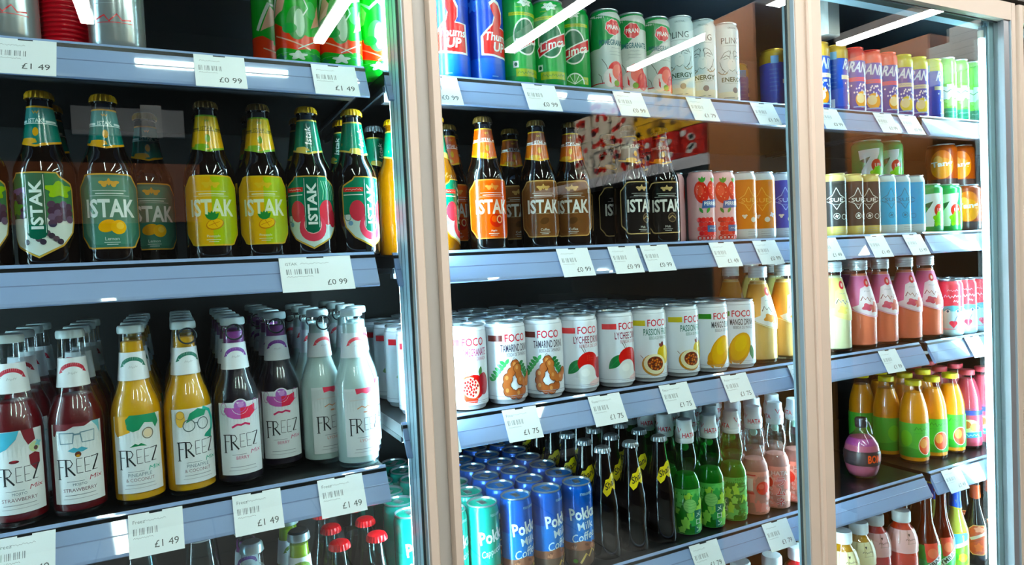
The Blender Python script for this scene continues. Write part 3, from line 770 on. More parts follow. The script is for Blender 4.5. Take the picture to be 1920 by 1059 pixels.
def a_silver(a, r, h):
    a.ell(.006, .118, .024, .026, '#d9221f'); a.ell(-.012, .124, .012, .016, '#b98a4f'); a.ell(.010, .122, .015, .016, '#ee4a3a')
    a.line([(-.022, .040), (-.010, .046), (-.004, .038), (.006, .048), (.012, .040), (.024, .042)], .0022, '#c8353a'); a.line([(-.020, .036), (.026, .037)], .001, '#c8353a')
    a.line([(-.024, .070), (-.008, .068)], .001, '#8a8f94'); a.line([(-.026, .062), (.006, .063)], .0007, '#a2a7ab')
    a.rect(-.050, .0, -.034, .2, '#b0566a'); a.rect(.036, .0, .058, .2, '#63b9b4')
SILV = make_can(.036, .180, '#b9bfc2', a_silver, None, rough=.2, metal=.6)
place('peach_drink_can', SILV, -.325, .13, SZ, 6, 'silver can with a red fruit, left of the red ribbed can', 'can', 'silver fruit cans on the top shelf')
place('peach_drink_can', SILV, -.197, .125, SZ, -6, 'silver can with a red fruit, right of the red ribbed can', 'can', 'silver fruit cans on the top shelf')
g = Geo(); pr = []
for i in range(26):
    z = .004+i*.0066
    pr += [(.0345, z), (.0362, z+.0022), (.0345, z+.0048)]
g.lathe([(.031, 0)]+pr, M('#c4222c', .25, 0, .5), 40); ribs = g.build('ribbed_body')
l_, t_ = can_lid(.178, .034, SILVER)
place('ribbed_drink_can', [('ribbed_body', ribs, [], None), ('can_lid', l_, [('pull_tab', t_)], None)], -.262, .172, SZ, 0, 'red can with fine ribs all the way up, between the two silver cans', 'can', None)

# ---------------------------------------------------------------- cans on the bottle shelf (middle and far bays)
BZ = TOP['B']
def a_straw(a, r, h):
    def berry(x, z, s, c, c2):
        a.ell(x, z, s*.62, s, c, 10); a.ell(x-s*.15, z+s*.2, s*.35, s*.5, c2, 10)
        for i in range(9): a.ell(x+s*.4*math.cos(i*2.4)*.8, z+s*.6*math.sin(i*1.7)*.9, .0007, .0010, '#f6d9a8', n=5)
        for d in (60, 90, 125): leaf(a, x+s*.1, z+s*.85, s*.55, s*.12, d, '#4f9a45')
    berry(-.006, .106, .024, '#d9382c', '#ee5a46'); berry(.020, .108, .022, '#cf2f2a', '#e84b3c')
    for i in range(24): a.ell(-.012+.0085*(i % 5)+(.004 if (i//5) % 2 else 0), .010+.0095*(i//5), .0052, .0052, ('#d93030', '#e5453f', '#c9252b')[i % 3], n=10)
    leaf(a, -.004, .062, .014, .003, 120, '#3f8a45'); leaf(a, .004, .062, .014, .003, 60, '#4f9a45')
    a.poly([(-.004, .088), (.034, .092), (.034, .074), (-.006, .072)], '#41639f'); a.text('PERRIER', .016, .082, .008, '#e9f0f8', w=.034, bold=.02)
    a.rect(.004, .022, .034, .036, '#3f6296'); a.scribble(.018, .029, .018, .004, '#e3ecf5', .0009, 7)
STRAW = make_can(.0285, .152, '#e7b8bd', a_straw, lid=SILVER)
GS = 'strawberry sparkling water cans'
place('sparkling_water_can', STRAW, .835, .170, BZ, 70, 'pink can turned to its plain side, next to the black malt bottles', 'can', GS)
place('sparkling_water_can', STRAW, .878, .125, BZ, -28, 'pink strawberry can, between the turned pink can and its twin', 'can', GS)
place('sparkling_water_can', STRAW, .938, .125, BZ, -30, 'pink strawberry can, next to the orange printed cans', 'can', GS)
def diamond_can(body, band, ink, txt, bean=True, metal=0.0, bz=(.026, .134)):
    def f(a, r, h):
        for x0, s in ((0, 1),):
            a.line([(x0, .118), (x0+.009, .100), (x0+.022, .092)], .0016, ink); a.line([(x0, .118), (x0-.009, .100), (x0-.022, .092)], .0016, ink)
            a.line([(x0, .066), (x0+.009, .080), (x0+.022, .086)], .0016, ink); a.line([(x0, .066), (x0-.009, .080), (x0-.022, .086)], .0016, ink)
        a.text(txt, 0, .089, .0095, ink, w=.032, bold=.012); a.scribble(0, .078, .016, .003, ink, .0006, 8)
        if bean:
            a.blob(-.010, .054, .005, .004, '#f5e6cf', 3, .3); a.ell(.010, .046, .0062, .0058, '#f7ead8'); a.blob(.022, .056, .005, .005, '#f7ead8', 4, .25)
        else:
            a.ring(.0, .050, .007, .007, .0012, ink); a.blob(.0, .050, .0035, .0035, ink, 4, .3); a.ring(.018, .048, .006, .006, .001, ink)
            a.rect(-.052, .028, -.034, .062, '#8a8378')
        for i in range(3): a.line([(-.004, .020-.005*i), (.018, .020-.005*i)], .0008, '#a3a7ab')
        a.rect(.048, .080, .058, .120, '#39708f' if metal == 0 and not bean else '#bfb7a4')
    return make_can(.0283, .152, body, f, [(bz[0], band), (bz[1], body), (.2, band)], lid=M('#d9c98a', .3, .7) if metal else SILVER, metal=0)
D_OR = diamond_can('#dd8319', '#d9dcdf', '#f2b45a', 'SUE'); D_BL = diamond_can('#3b3d9c', '#d3d8e2', '#aab2e6', 'SUE'); D_BK = diamond_can('#3c3835', '#c9b573', '#e3e0da', 'SUE', False, .5); D_CY = diamond_can('#22b4ea', '#c9dde3', '#2f7f9f', 'SUE', False)
GD = 'slim cans with a diamond sign'
for pr_, X, rot, lab in [(D_OR, 1.001, -20, 'orange can with a diamond sign, next to the strawberry cans'), (D_OR, 1.059, -46, 'orange can with a diamond sign, next to the blue can'), (D_BL, 1.118, -26, 'blue-violet can with a diamond sign, cut by the second post'),
    (D_BK, 1.299, -40, 'black and gold can, right against the second post'), (D_BK, 1.362, -20, 'black and gold can, middle of its three'), (D_BK, 1.425, -48, 'black and gold can, next to the pale blue cans'),
    (D_CY, 1.487, -20, 'pale blue can, next to the black and gold cans'), (D_CY, 1.545, -25, 'pale blue can, middle of its three'), (D_CY, 1.604, -92, 'pale blue can, next to the green seven cans')]:
    place('slim_drink_can', pr_, X, .126, (BZ if X < 1.55 else TOP['B3']), rot, lab, 'can', GD)
def a_seven(a, r, h):
    a.poly([(-.030, .102), (.026, .106), (.024, .090), (.006, .052), (.000, .018), (-.026, .018), (-.022, .048), (.000, .084), (-.026, .076)], '#eaf3ec')
    a.poly([(-.026, .074), (.000, .084), (-.010, .066)], '#14603f')
    a.ell(.016, .060, .014, .017, '#d1362c'); a.text('UP', .018, .060, .011, '#f4e9e4', w=.014, bold=.02)
    a.blob(.014, .036, .014, .018, '#8ed13c', 5, .2); a.poly([(.0, .030), (.034, .020), (.036, .052), (.020, .060)], '#6fc63e')
    a.rect(-.126, .004, .126, .012, '#0f6f3a')
SEVEN = make_can(.040, .130, '#1d9a52', a_seven, lid=M('#bcd0c4', .3, .7), neck=.84)
def a_tang(a, r, h):
    a.ell(.0, .070, .032, .042, '#e8792a', n=26); a.ell(.0, .060, .030, .030, '#f0953f', n=24); a.ell(-.01, .082, .012, .014, '#f3ab5d')
    a.text('Tang', .0, .070, .020, '#f7f1ea', w=.056, bold=.035, rot=4); a.rect(-.126, .004, .126, .026, '#3b2b2c'); a.rect(-.050, .018, -.042, .030, '#e6e0d8')
TANG = make_can(.040, .130, '#8f3d1a', a_tang, [(.028, '#43302e'), (.2, '#a2441c')], neck=.84)
GV = 'green lemon-lime cans marked with a seven'
B3 = TOP['B3']
place('lemon_lime_can', SEVEN, 1.673, .135, B3, -32, 'green can with a white seven, next to the pale blue cans', 'can', GV)
place('lemon_lime_can', SEVEN, 1.757, .135, B3, -42, 'green can with a white seven, next to the orange drink can', 'can', GV)
place('orange_drink_can', TANG, 1.851, .137, B3, -48, 'orange drink can, lowest at the light tube', 'can', 'orange drink cans in the far bay')
for k, (X, zz) in enumerate([(1.58, 0), (1.664, 0), (1.58, .1308), (1.664, .1308)]):
    place('lemon_lime_can', SEVEN, X, .235, B3+zz, -44, 'green seven can in the back row, %s, behind the %s' % ('upper of two' if zz else 'lower of two', 'pale blue cans' if k % 2 == 0 else 'front seven can'), 'can', GV)
for k, (X, zz) in enumerate([(1.915, 0), (2.003, 0), (1.915, .1308), (2.003, .1308)]):
    place('orange_drink_can', TANG, X, .235, B3+zz, -58, 'orange drink can in the back row, %s, %s the light tube' % ('upper of two' if zz else 'lower of two', 'left of' if k % 2 == 0 else 'behind'), 'can', 'orange drink cans in the far bay')
place('lemon_lime_can', SEVEN, 1.50, .33, BZ, 20, 'dim green can at the back behind the black and gold cans', 'can', GV)

# red and sky-blue cans on the milk shelf
def a_sky(a, r, h):
    a.scribble(.0, .124, .026, .006, '#f7dcdf', .0014, 8); a.scribble(.0, .108, .042, .009, '#fbeef0', .0026, 11); a.scribble(.008, .095, .012, .007, '#fbeef0', .002, 5)
    a.poly([(-.095, .078), (-.03, .080), (0, .084), (.03, .080), (.095, .078), (.095, .068), (-.095, .068)], '#7fd0e3')
    for s in (-1, 1):
        a.ell(s*.012, .068, .006, .005, '#eaf7fb'); a.ell(s*.012, .068, .003, .0035, '#35607c'); a.line([(s*.020, .070), (s*.013, .075), (s*.006, .073)], .0014, '#2f5f80')
    a.ell(-.003, .036, .0062, .006, '#e1495a'); a.ell(.004, .036, .0062, .006, '#e1495a'); a.poly([(-.009, .034), (.010, .034), (.001, .022)], '#e1495a')
    a.line([(.002, .038), (.010, .056)], .0016, '#6b5b8a'); a.line([(-.08, .018), (.08, .022)], .003, '#f0a8b4')
SKY = make_can(.030, .152, '#c9ebf3', a_sky, [(.078, '#cdedf4'), (.2, '#e9545f')])
GK = 'red and sky-blue cans beside the milk bottles'
C3 = TOP['C3']
for i, (X, lab) in enumerate([(1.757, 'red and sky-blue can, next to the last pink milk bottle'), (1.819, 'red and sky-blue can, middle of the front row'), (1.881, 'red and sky-blue can, nearest the light tube')]):
    place('lychee_drink_can', SKY, X, .125, C3, -50+6*i, lab, 'can', GK)
    behind('lychee_drink_can', SKY, X, .125, C3, 4, .064, 'red and sky-blue can', ('the one by the milk', 'the middle one', 'the one by the tube')[i], 'can', GK)

# ---------------------------------------------------------------- milk coffee cans
def a_pokka(top, dark, l2, l3):
    def f(a, r, h):
        a.text('POKKA SAPPORO', .012, .146, .005, '#bfe3ee', w=.028)
        a.text('Pokka', .004, .109, .024, '#e6f2f4', w=.058, bold=.03, rot=6)
        if l2: a.text(l2, .008, .085, .015, '#d5e8f2', w=.034, bold=.01, rot=8)
        a.text(l3, .004, .064 if l2 else .080, .016, '#d5eaf2', w=.052, bold=.008, rot=12, shear=.2)
        a.poly([(-.097, .048), (-.02, .052), (.0, .056), (.02, .050), (.097, .048), (.097, .038), (-.097, .036)], '#8c5a44')
        rnd = random.Random(4)
        for i in range(9): a.ell(rnd.uniform(-.03, .03), .042+rnd.random()*.008, .005, .003, ('#b07a5e', '#6e4232')[i % 2], rnd.uniform(0, 180), n=8)
        a.line([(-.006, .012), (.006, .030), (.012, .024), (.020, .038), (.026, .030), (.034, .040)], .004, '#c9a86a'); a.ell(-.016, .016, .005, .004, '#5f8a3a')
    return make_can(.0303, .164, top, f, [(.045, '#6d5445'), (.10, top), (.2, dark)], rough=.2, metal=.25, neck=.9)
PB = a_pokka('#1e7fd8', '#1459b8', 'Milk', 'Coffee'); PT = a_pokka('#12a893', '#0f9485', '', 'Cappuccino')
DZ = TOP['D']
GPK = 'slim coffee cans on the lower shelf'
for pr_, X, rot, lab, fr in [(PT, .274, 0, 'teal coffee can, half hidden by the first post', 'the half-hidden teal can'), (PT, .337, 9, 'teal coffee can, next to the blue coffee cans', 'the teal can beside blue'), (PB, .406, 4, 'blue coffee can, next to the teal coffee can', 'the first blue can'), (PB, .472, 11, 'blue coffee can, middle of its three', 'the middle blue can'), (PB, .541, -16, 'blue coffee can, next to the dark cola bottles', 'the last blue can')]:
    place('coffee_can', pr_, X, .135, DZ, rot, lab, 'can', GPK)
    behind('coffee_can', pr_, X, .135, DZ, 5, .068, ('teal' if pr_ is PT else 'blue')+' coffee can', fr, 'can', GPK)
for k in range(5):
    place('coffee_can', PT, .208, .16+.068*k, DZ, 10+20*k, 'teal coffee can seen left of the first post, %s from the front' % ORD[k], 'can', GPK)
# ---------------------------------------------------------------- dark malt bottles
CLEAR = GL('clear_bottle_glass', '#fbfdfd', .05)
GOLDCAP = crown(.243, .0158, M('#cf9a38', .3, .45)); SILVCAP = crown(.243, .0158, M('#aab2b8', .3, .7)); BLACKCAP = crown(.243, .0158, M('#5f4520', .3, .5))
MALT_P = [(.030, 0), (.0347, .002), (.0362, .008), (.0362, .128), (.0347, .138), (.0305, .149), (.0262, .158), (.0232, .168), (.0205, .185), (.0152, .222), (.0145, .228), (.0158, .2285), (.0158, .233), (.0138, .234), (.0138, .241)]
MALT_R = lerp_R(MALT_P)
g = Geo(); g.lathe(MALT_P, AMBERG, 44); MALT_GLASS = g.build('bottle_glass')
g = Geo(); g.lathe(MALT_P, M('#7a4a05', .06, 0, .55), 44); AMBER_GLASS = g.build('bottle_glass')
def plaque(s=1.0, w=.047, zb=.022, zt=.127):
    P = []
    zc, hh = (zb+zt)/2, (zt-zb)/2
    for sx, sz in ((1, 1), (1, -1), (-1, -1), (-1, 1)):
        c = [(.58, 1.0), (.70, .97), (.78, .86), (.88, .76), (.98, .68), (1.0, .58)]
        if sx*sz < 0: c = c[::-1]
        P += [(sx*x*w, zc+sz*z*hh) for x, z in c]
    cx = 0
    return [(x*s, zc+(z-zc)*(1-(1-s)*w/hh*1.0)) for x, z in P]
def neck_label(top, bot, ink, gold='#c9963c', script=False):
    g = Geo(); a = Art(g, MALT_R, .0205, .18, off=2.5e-4, step=.0026, zcuts=(.185,))
    W = .058
    a.poly([(-W, .220), (W, .220), (W, .176), (.012, .166), (0, .163), (-.012, .166), (-W, .176)], gold)
    a.poly([(-W, .2175), (W, .2175), (W, .179), (.012, .169), (0, .166), (-.012, .169), (-W, .179)], bot)
    a.poly([(-W, .2175), (W, .2175), (W, .196), (-W, .196)], top)
    if script:
        a.poly([(-.007, .214), (.007, .214), (.009, .178), (0, .172), (-.009, .178)], '#0a5f48'); a.text('Istak', .0005, .195, .010, ink, w=.030, rot=90, bold=.02, shear=.2)
        return g.build('neck_label')
    a.rect(-W, .195, W, .1962, ink); a.text('ISTAK', 0, .1995, .006, ink, w=.020, bold=.02); a.rect(-.03, .197, -.013, .200, ink); a.rect(.013, .197, .03, .200, ink)
    a.ell(0, .184, .0035, .006, gold); a.text('w', 0, .211, .004, gold, w=.010)
    return g.build('neck_label')
def malt_plaque(bg, bg2, ink, gold, fruit, sub, split=False):
    g = Geo(); a = Art(g, MALT_R, .037, .16, off=2.5e-4)
    a.poly(plaque(), gold); a.poly(plaque(.955), bg)
    if split:
        a.poly([(max(.0, x), z) if x < 0 else (x, z) for x, z in plaque(.955)], bg2)
    else:
        a.poly([(x*.8, .022+(z-.022)*.93+.004) for x, z in plaque(.95)], bg2)
    a.blob(-.006, .113, .006, .004, gold, 3, .3); a.blob(.006, .113, .006, .004, gold, 3, .3); a.ell(0, .115, .002, .005, gold)
    a.line([(-.022, .103), (.022, .103)], .0006, ink); a.line([(-.018, .099), (.018, .099)], .0012, ink); a.line([(-.026, .096), (.026, .096)], .0004, ink)
    a.text('ISTAK', .001, .0785, .026, ink, w=.066, bold=.028)
    fruit(a)
    a.text(sub, 0, .036, .0045, ink); a.line([(-.010, .031), (.010, .031)], .0008, ink); a.line([(-.007, .028), (.007, .028)], .0008, ink)
    return g.build('front_label')
def shield(bg, bg2, strip, ink, fruit):
    g = Geo(); a = Art(g, MALT_R, .037, .16, off=2.5e-4)
    def sh(w, zt, zb): return [(-w*.55, zt), (w*.55, zt), (w*.62, zt-.005), (w*.95, zt-.014), (w, zt-.022), (w, zb+.048), (w*.93, zb+.034), (w*.62, zb+.016), (0, zb), (-w*.62, zb+.016), (-w*.93, zb+.034), (-w, zb+.048), (-w, zt-.022), (-w*.95, zt-.014), (-w*.62, zt-.005)]
    a.poly(sh(.049, .128, .012), '#c8a052'); a.poly(sh(.0472, .1262, .0145), bg)
    a.poly([(-.0465, .066), (.0465, .066), (.0465, .060), (.043, .046), (.029, .030), (0, .0152), (-.029, .030), (-.043, .046), (-.0465, .060)], bg2)
    fruit(a)
    a.poly([(-.012, .1262), (.012, .1262), (.012, .046), (.009, .040), (0, .037), (-.009, .040), (-.012, .046)], strip)
    a.text('ISTAK', .0005, .084, .015, ink, w=.066, rot=90, bold=.03)
    a.line([(-.0105, .124), (-.0105, .046)], .0006, ink); a.line([(.0105, .124), (.0105, .046)], .0006, ink)
    return g.build('front_label')
def fr_grape(a):
    a.poly([(-.046, .104), (-.013, .108), (-.013, .098), (-.046, .096)], '#7b5aa0')
    for i in range(26):
        s = -1 if i % 2 else 1; j = i//2
        a.ell(s*(.018+.0075*(j % 4)), .096-.0085*(j//4)-(.003 if j % 2 else 0)-.012*(s > 0), .0052, .0052, ('#3b3550', '#57506e', '#2a2540')[i % 3], n=12)
    for i in range(9): a.ell(-.014+.005*i, .034+.004*((i*3) % 4), .004, .004, ('#3a3140', '#5a4a55')[i % 2], n=10)
    a.blob(.028, .104, .015, .010, '#8dbb34', 5, .25); a.blob(-.030, .080, .012, .009, '#4d9a3f', 5, .25)
def fr_lemon(a): a.ell(-.005, .054, .012, .0085, '#e0a223', 20); a.ell(.009, .052, .010, .010, '#e8ae35'); a.ell(.011, .054, .005, .005, '#f0c25c')
def fr_pine(a):
    a.ell(.003, .054, .013, .008, '#b5761a', 15); a.ell(.003, .0545, .0115, .0068, '#e8b428', 15); a.line([(-.006, .052), (.010, .058)], .0008, '#b5761a'); a.line([(.0, .059), (.006, .050)], .0008, '#b5761a')
    for d in (50, 75, 95, 115, 140): leaf(a, .000, .060, .014, .0028, d, '#2f7d3c')
def fr_melon(a):
    a.rect(-.046, .103, -.013, .110, '#d8433c'); a.scribble(-.029, .1065, .026, .0025, '#f0d8d0', .0007, 10); a.line([(-.046, .098), (-.014, .098)], .0016, '#dfeae0')
    a.ell(-.024, .072, .013, .017, '#d2404e'); a.ell(.026, .070, .015, .020, '#d23c48'); a.ell(.0, .046, .022, .022, '#d8485a'); a.ell(.0, .050, .014, .014, '#efb0ae'); a.ell(.038, .060, .009, .014, '#b52c3a')
    for i in range(5): a.line([(.016+.004*i, .120), (.020+.005*i, .104), (.018+.006*i, .090)], .0014, '#8fd0a4')
    a.ring(-.040, .062, .005, .006, .001, '#2a6a58'); a.ell(-.036, .052, .004, .004, '#7aa5c8')
def fr_orange(a): a.ell(.006, .054, .013, .012, '#c8311c'); a.ell(.002, .057, .006, .006, '#e2592f'); a.ring(.012, .056, .005, .006, .002, '#f2b98a')
def fr_coffee(a): a.line([(-.020, .052), (-.006, .046), (.010, .054), (.022, .048)], .008, '#6b4426'); a.ell(0, .052, .009, .006, '#55341c', 20); a.line([(-.018, .066), (.010, .066)], .0006, '#d9c3a0')
def fr_black(a): a.ell(.010, .054, .010, .010, '#3b3028'); a.ring(.010, .054, .009, .009, .0012, '#8a765a'); a.line([(.002, .052), (.010, .058), (.018, .052)], .002, '#b59a6a')
def malt(label, neck, cap=GOLDCAP, glass=MALT_GLASS):
    return [('bottle_glass', glass, [], None), ('crown_cap', cap, [], None), ('front_label', label, [], None), ('neck_label', neck, [], None)]
ML = dict(
 grape=malt(shield('#17784f', '#d9e2dd', '#155c48', '#dce9e6', fr_grape), neck_label('#3b7a75', '#14665a', '#cfe3de')),
 lemon=malt(malt_plaque('#3f6f60', '#487a69', '#d6e2e0', '#c99a4c', fr_lemon, 'Lemon'), neck_label('#3f7f79', '#12655a', '#cfe3de')),
 pine=malt(malt_plaque('#d9a712', '#a9b81f', '#dfe3c0', '#d9b24a', fr_pine, 'Pineapple', True), neck_label('#c9a326', '#d8a81c', '#7c6a20', '#7ea33a'), BLACKCAP),
 melon=malt(shield('#1d7a5a', '#cfe0d9', '#116048', '#e3eeea', fr_melon), neck_label('#0d7a5c', '#0d7a5c', '#e6f1ec', '#c9b35e', True)),
 gold=malt(shield('#1d7a5a', '#cfe0d9', '#116048', '#e3eeea', fr_melon), neck_label('#0d7a5c', '#0d7a5c', '#e6f1ec', '#c9b35e', True), GOLDCAP, AMBER_GLASS),
 orange=malt(malt_plaque('#d9581c', '#d4541a', '#f0ddd0', '#d98a4c', fr_orange, 'Apple'), neck_label('#a8481a', '#d9661c', '#f0d9c8'), BLACKCAP),
 coffee=malt(malt_plaque('#7a4f2e', '#6e4527', '#e6e2dc', '#c49a62', fr_coffee, 'Coffee'), neck_label('#7a3a1c', '#c4661f', '#ece3da'), BLACKCAP),
 black=malt(malt_plaque('#15120f', '#121010', '#e8e6e2', '#c4a878', fr_black, 'Malt'), neck_label('#241a12', '#3a2a18', '#c9c0b0'), BLACKCAP))
ML['pale'] = [ML['melon'][0], ('crown_cap', SILVCAP, [], None)] + ML['melon'][2:]
GMB = 'dark malt bottles on the eye-level shelf'
S2Z = TOP['S2']
for fl, X, Y, Z, rot, lab in [
 ('grape', -.374, .135, S2Z, -4, 'dark bottle with a grape label, cut by the edge of the picture'), ('grape', -.297, .135, S2Z, -12, 'dark bottle with a grape label, next to the lemon bottle'),
 ('lemon', -.221, .135, S2Z, 4, 'dark bottle with a dark green lemon label, in front of its twin'), ('lemon', -.172, .245, S2Z, 6, 'dark bottle with a lemon label, set back in shadow'),
 ('pine', -.087, .140, S2Z, -2, 'dark bottle with a yellow pineapple label, next to the lemon bottles'), ('pine', -.012, .140, S2Z, -4, 'dark bottle with a yellow pineapple label, next to the green-necked bottles'),
 ('melon', .062, .140, S2Z, -8, 'green-necked malt bottle with a red fruit shield facing forward'), ('melon', .136, .140, S2Z, 26, 'green-necked malt bottle with its red fruit shield turned aside'),
 ('pale', .208, .266, S2Z, 20, 'green-necked malt bottle with a silver cap, set back'),
 ('gold', .222, .185, BZ, 50, 'golden amber bottle half hidden by the first post'), ('gold', .280, .135, BZ, 60, 'golden amber bottle peeping out right of the first post'),
 ('orange', .332, .205, BZ, 0, 'dark bottle with an orange label, set back beside the amber bottle'), ('orange', .370, .125, BZ, -6, 'dark bottle with an orange label, front of its pair'),
 ('coffee', .470, .215, BZ, -8, 'dark bottle with a brown coffee label, set back behind two coffee bottles'), ('coffee', .482, .130, BZ, -14, 'dark bottle with a brown coffee label, facing forward'), ('coffee', .558, .130, BZ, -34, 'dark bottle with a brown coffee label turned aside'), ('coffee', .632, .235, BZ, -34, 'dark bottle with a brown coffee label, hindmost in shadow'),
 ('black', .697, .130, BZ, 0, 'dark bottle with a black gold-edged label, left of its twin'), ('black', .776, .130, BZ, -22, 'dark bottle with a black gold-edged label, next to the pink cans')]:
    place('malt_bottle', ML[fl], X, Y, Z, rot, lab, 'bottle', GMB)
for X, Y, fl, fr in [(-.297, .22, 'grape', 'the whole grape bottle'), (-.087, .222, 'pine', 'the first pineapple bottle'), (-.012, .222, 'pine', 'the second pineapple bottle'), (.066, .226, 'melon', 'the forward red shield bottle'), (.141, .228, 'melon', 'the turned red shield bottle'), (.372, .29, 'orange', 'the two orange label bottles'), (.712, .225, 'black', 'the first black label bottle'), (.79, .225, 'black', 'the second black label bottle')]:
    place('malt_bottle', ML[fl], X, Y, S2Z if X < .15 else BZ, random.uniform(-50, 50), 'dark malt bottle in the row behind %s' % fr, 'bottle', GMB)

# ---------------------------------------------------------------- bright mixer bottles with ring-pull caps
FZ_P = [(r_*.90, z_) for r_, z_ in [(.030, 0), (.0355, .002), (.038, .010), (.038, .126), (.0368, .138), (.033, .151), (.0280, .163), (.0240, .174), (.0220, .184), (.0185, .220), (.0172, .246), (.0176, .2475), (.0176, .2535)]]
FZ_R = lerp_R(FZ_P)
g = Geo(); g.lathe(FZ_P, CLEAR, 44); FZ_GLASS = g.build('bottle_glass')
def fill(P, m, top, shrink=.0016, zb=.006, seg=36, bands=None):
    R = lerp_R(P); zs = [zb, zb+.004]+[z for r, z in P if zb+.006 < z < top-.002]+[top-.001]
    g = Geo(); g.lathe([(max(.004, R(z)-shrink-(.005 if k == 0 else 0)), z) for k, z in enumerate(zs)]+[(max(.003, R(top)-shrink-.002), top)], m, seg, bands)
    return g.build('drink')
g = Geo(); g.lathe([(.0168, .2475), (.0178, .2485), (.0181, .2525), (.0178, .2565), (.0165, .2590), (.011, .2600), (.002, .2600)], M('#d6e3e3', .35), 36); PULLCAP = g.build('pull_cap')
g = Geo(); g.tube([(.0125*math.sin(t), -.0200+.0012*math.cos(t), .2375+.0115*math.cos(t)) for t in [2*PI*i/20 for i in range(20)]], .0014, M('#20282c', .4, .3), 6, True); PULLRING = g.build('pull_ring')
g = Geo(); g.lathe([(.0170, .245), (.0176, .246), (.0174, .252), (.0165, .2575), (.0135, .2605), (.003, .2612)], M('#b9c4c8', .3, .5), 42, wob=lambda k, i: (.0009 if i % 2 else -.0003) if k < 2 else 0); FZCROWN = g.build('crown_cap')
g = Geo(); g.lathe([(.0170, .245), (.0176, .246), (.0174, .252), (.0165, .2575)], M('#b9c4c8', .3, .5), 42, wob=lambda k, i: (.0009 if i % 2 else -.0003) if k < 2 else 0, capt=False); g.lathe([(.0165, .2575), (.0135, .2605), (.003, .2612)], M('#30383c', .35, .3), 42); FZCROWND = g.build('crown_cap')
def fz_neck(col):
    g = Geo(); a = Art(g, FZ_R, .0205, .5, off=3e-4, zcuts=(.2,))
    a.rect(-.050, .180, .050, .2205, '#e9edf2')
    a.ring(0, .196, .019, .015, .0055, col, a0=35, a1=145)
    a.poly([(-.017, .207), (-.021, .199), (-.014, .201)], col); a.poly([(.017, .207), (.021, .199), (.014, .201)], col)
    a.scribble(0, .199, .012, .004, '#8d949c'); a.scribble(0, .191, .014, .002, '#9aa0a8', .0006, 8); a.line([(-.014, .187), (.014, .187)], .0008, '#a7acb4')
    return g.build('neck_label')
def fz_label(face, t1, t2, mixcol):
    g = Geo(); a = Art(g, FZ_R, .0362, .5, off=3e-4, step=.003)
    a.rect(-.036, .020, .036, .131, '#edf1f6')
    face(a)
    K = '#191c22'
    # tall serif lettering FREEZ drawn stroke by stroke
    def st(p, w, c=K): a.line([(x*.84-.001, z) for x, z in p], w*.9, c)
    zb, zt = .059, .082
    st([(-.030, zb-.004), (-.030, zt)], .0026); st([(-.0335, zt), (-.019, zt)], .0014); st([(-.030, .072), (-.022, .072)], .0012); st([(-.033, zb-.004), (-.027, zb-.004)], .001)
    st([(-.018, zb), (-.018, zt)], .0028); st([(-.020, zt), (-.011, zt-.001), (-.008, zt-.006), (-.011, .0715), (-.018, .070)], .0014); st([(-.015, .070), (-.005, zb)], .0026); st([(-.0205, zb), (-.0155, zb)], .001)
    for x in (-.002, .010):
        st([(x, zb+.003), (x, zt)], .0010, '#6c6f76'); st([(x, zt), (x+.009, zt)], .001, '#6c6f76'); st([(x, .071), (x+.007, .071)], .0008, '#6c6f76'); st([(x, zb+.003), (x+.009, zb+.003)], .001, '#6c6f76')
    st([(.020, zt), (.033, zt+.001)], .0012, '#3a3e44'); st([(.0325, zt+.001), (.022, zb+.004)], .0024); st([(.021, zb+.004), (.030, zb+.004)], .001, '#6c6f76')
    a.text('Mix', .022, .054, .006, mixcol, w=.018, shear=.4, rot=6)
    a.text(t1, 0, .046, .0048, '#7f95a0' if t2 else mixcol); 
    if t2: a.text(t2, 0, .039, .0048, '#8a6c78', w=min(.054, .0048*len(t2)*.9))
    a.line([(-.020, .032), (.020, .032)], .0010, '#a9b0b8'); a.line([(-.022, .027), (.022, .027)], .0008, '#b9bfc6'); a.line([(-.016, .051), (.006, .051)], .0007, '#9aa3ab')
    return g.build('front_label')
def face1(a):
    a.poly([(-.034, .130), (.004, .131), (.0, .120), (-.012, .108), (-.026, .102), (-.030, .094), (-.028, .084), (-.031, .090), (-.034, .102)], '#58b4cf'); a.poly([(.006, .131), (.022, .131), (.024, .116), (.014, .110), (.009, .120)], '#7a1424')
    a.ell(-.004, .090, .006, .0022, '#6b0f1c'); a.ell(-.004, .091, .003, .0008, '#c0303f'); a.ell(.022, .106, .007, .007, '#cfe0b0'); a.ell(.024, .104, .003, .003, '#5a3a3a'); a.blob(.028, .110, .004, .004, '#8ecbd6', 4, .3)
    a.poly([(.014, .096), (.022, .099), (.029, .096), (.029, .084), (.022, .074), (.015, .083)], '#7d1222')
def specs(a, z, col, w=.0012):
    for s in (-1, 1): a.line([(s*.004, z+.006), (s*.023, z+.007), (s*.022, z-.008), (s*.006, z-.008), (s*.004, z+.006)], w, col)
    a.line([(-.004, z+.004), (.004, z+.004)], w*1.4, col)
def face2(a):
    a.poly([(-.033, .131), (.020, .131), (.010, .126), (-.004, .127), (-.014, .122), (-.027, .122), (-.030, .114), (-.033, .116)], '#6b1520'); a.poly([(.020, .131), (.032, .131), (.032, .112), (.028, .122)], '#7cc2d2')
    specs(a, .112, '#7a98a8', .0016); a.poly([(-.013, .094), (-.005, .098), (0, .096), (.005, .098), (.013, .094), (.006, .091), (-.006, .091)], '#5cb2cc'); a.ell(0, .088, .004, .004, '#6b3a2a'); a.ell(0, .086, .0025, .002, '#d39a3a')
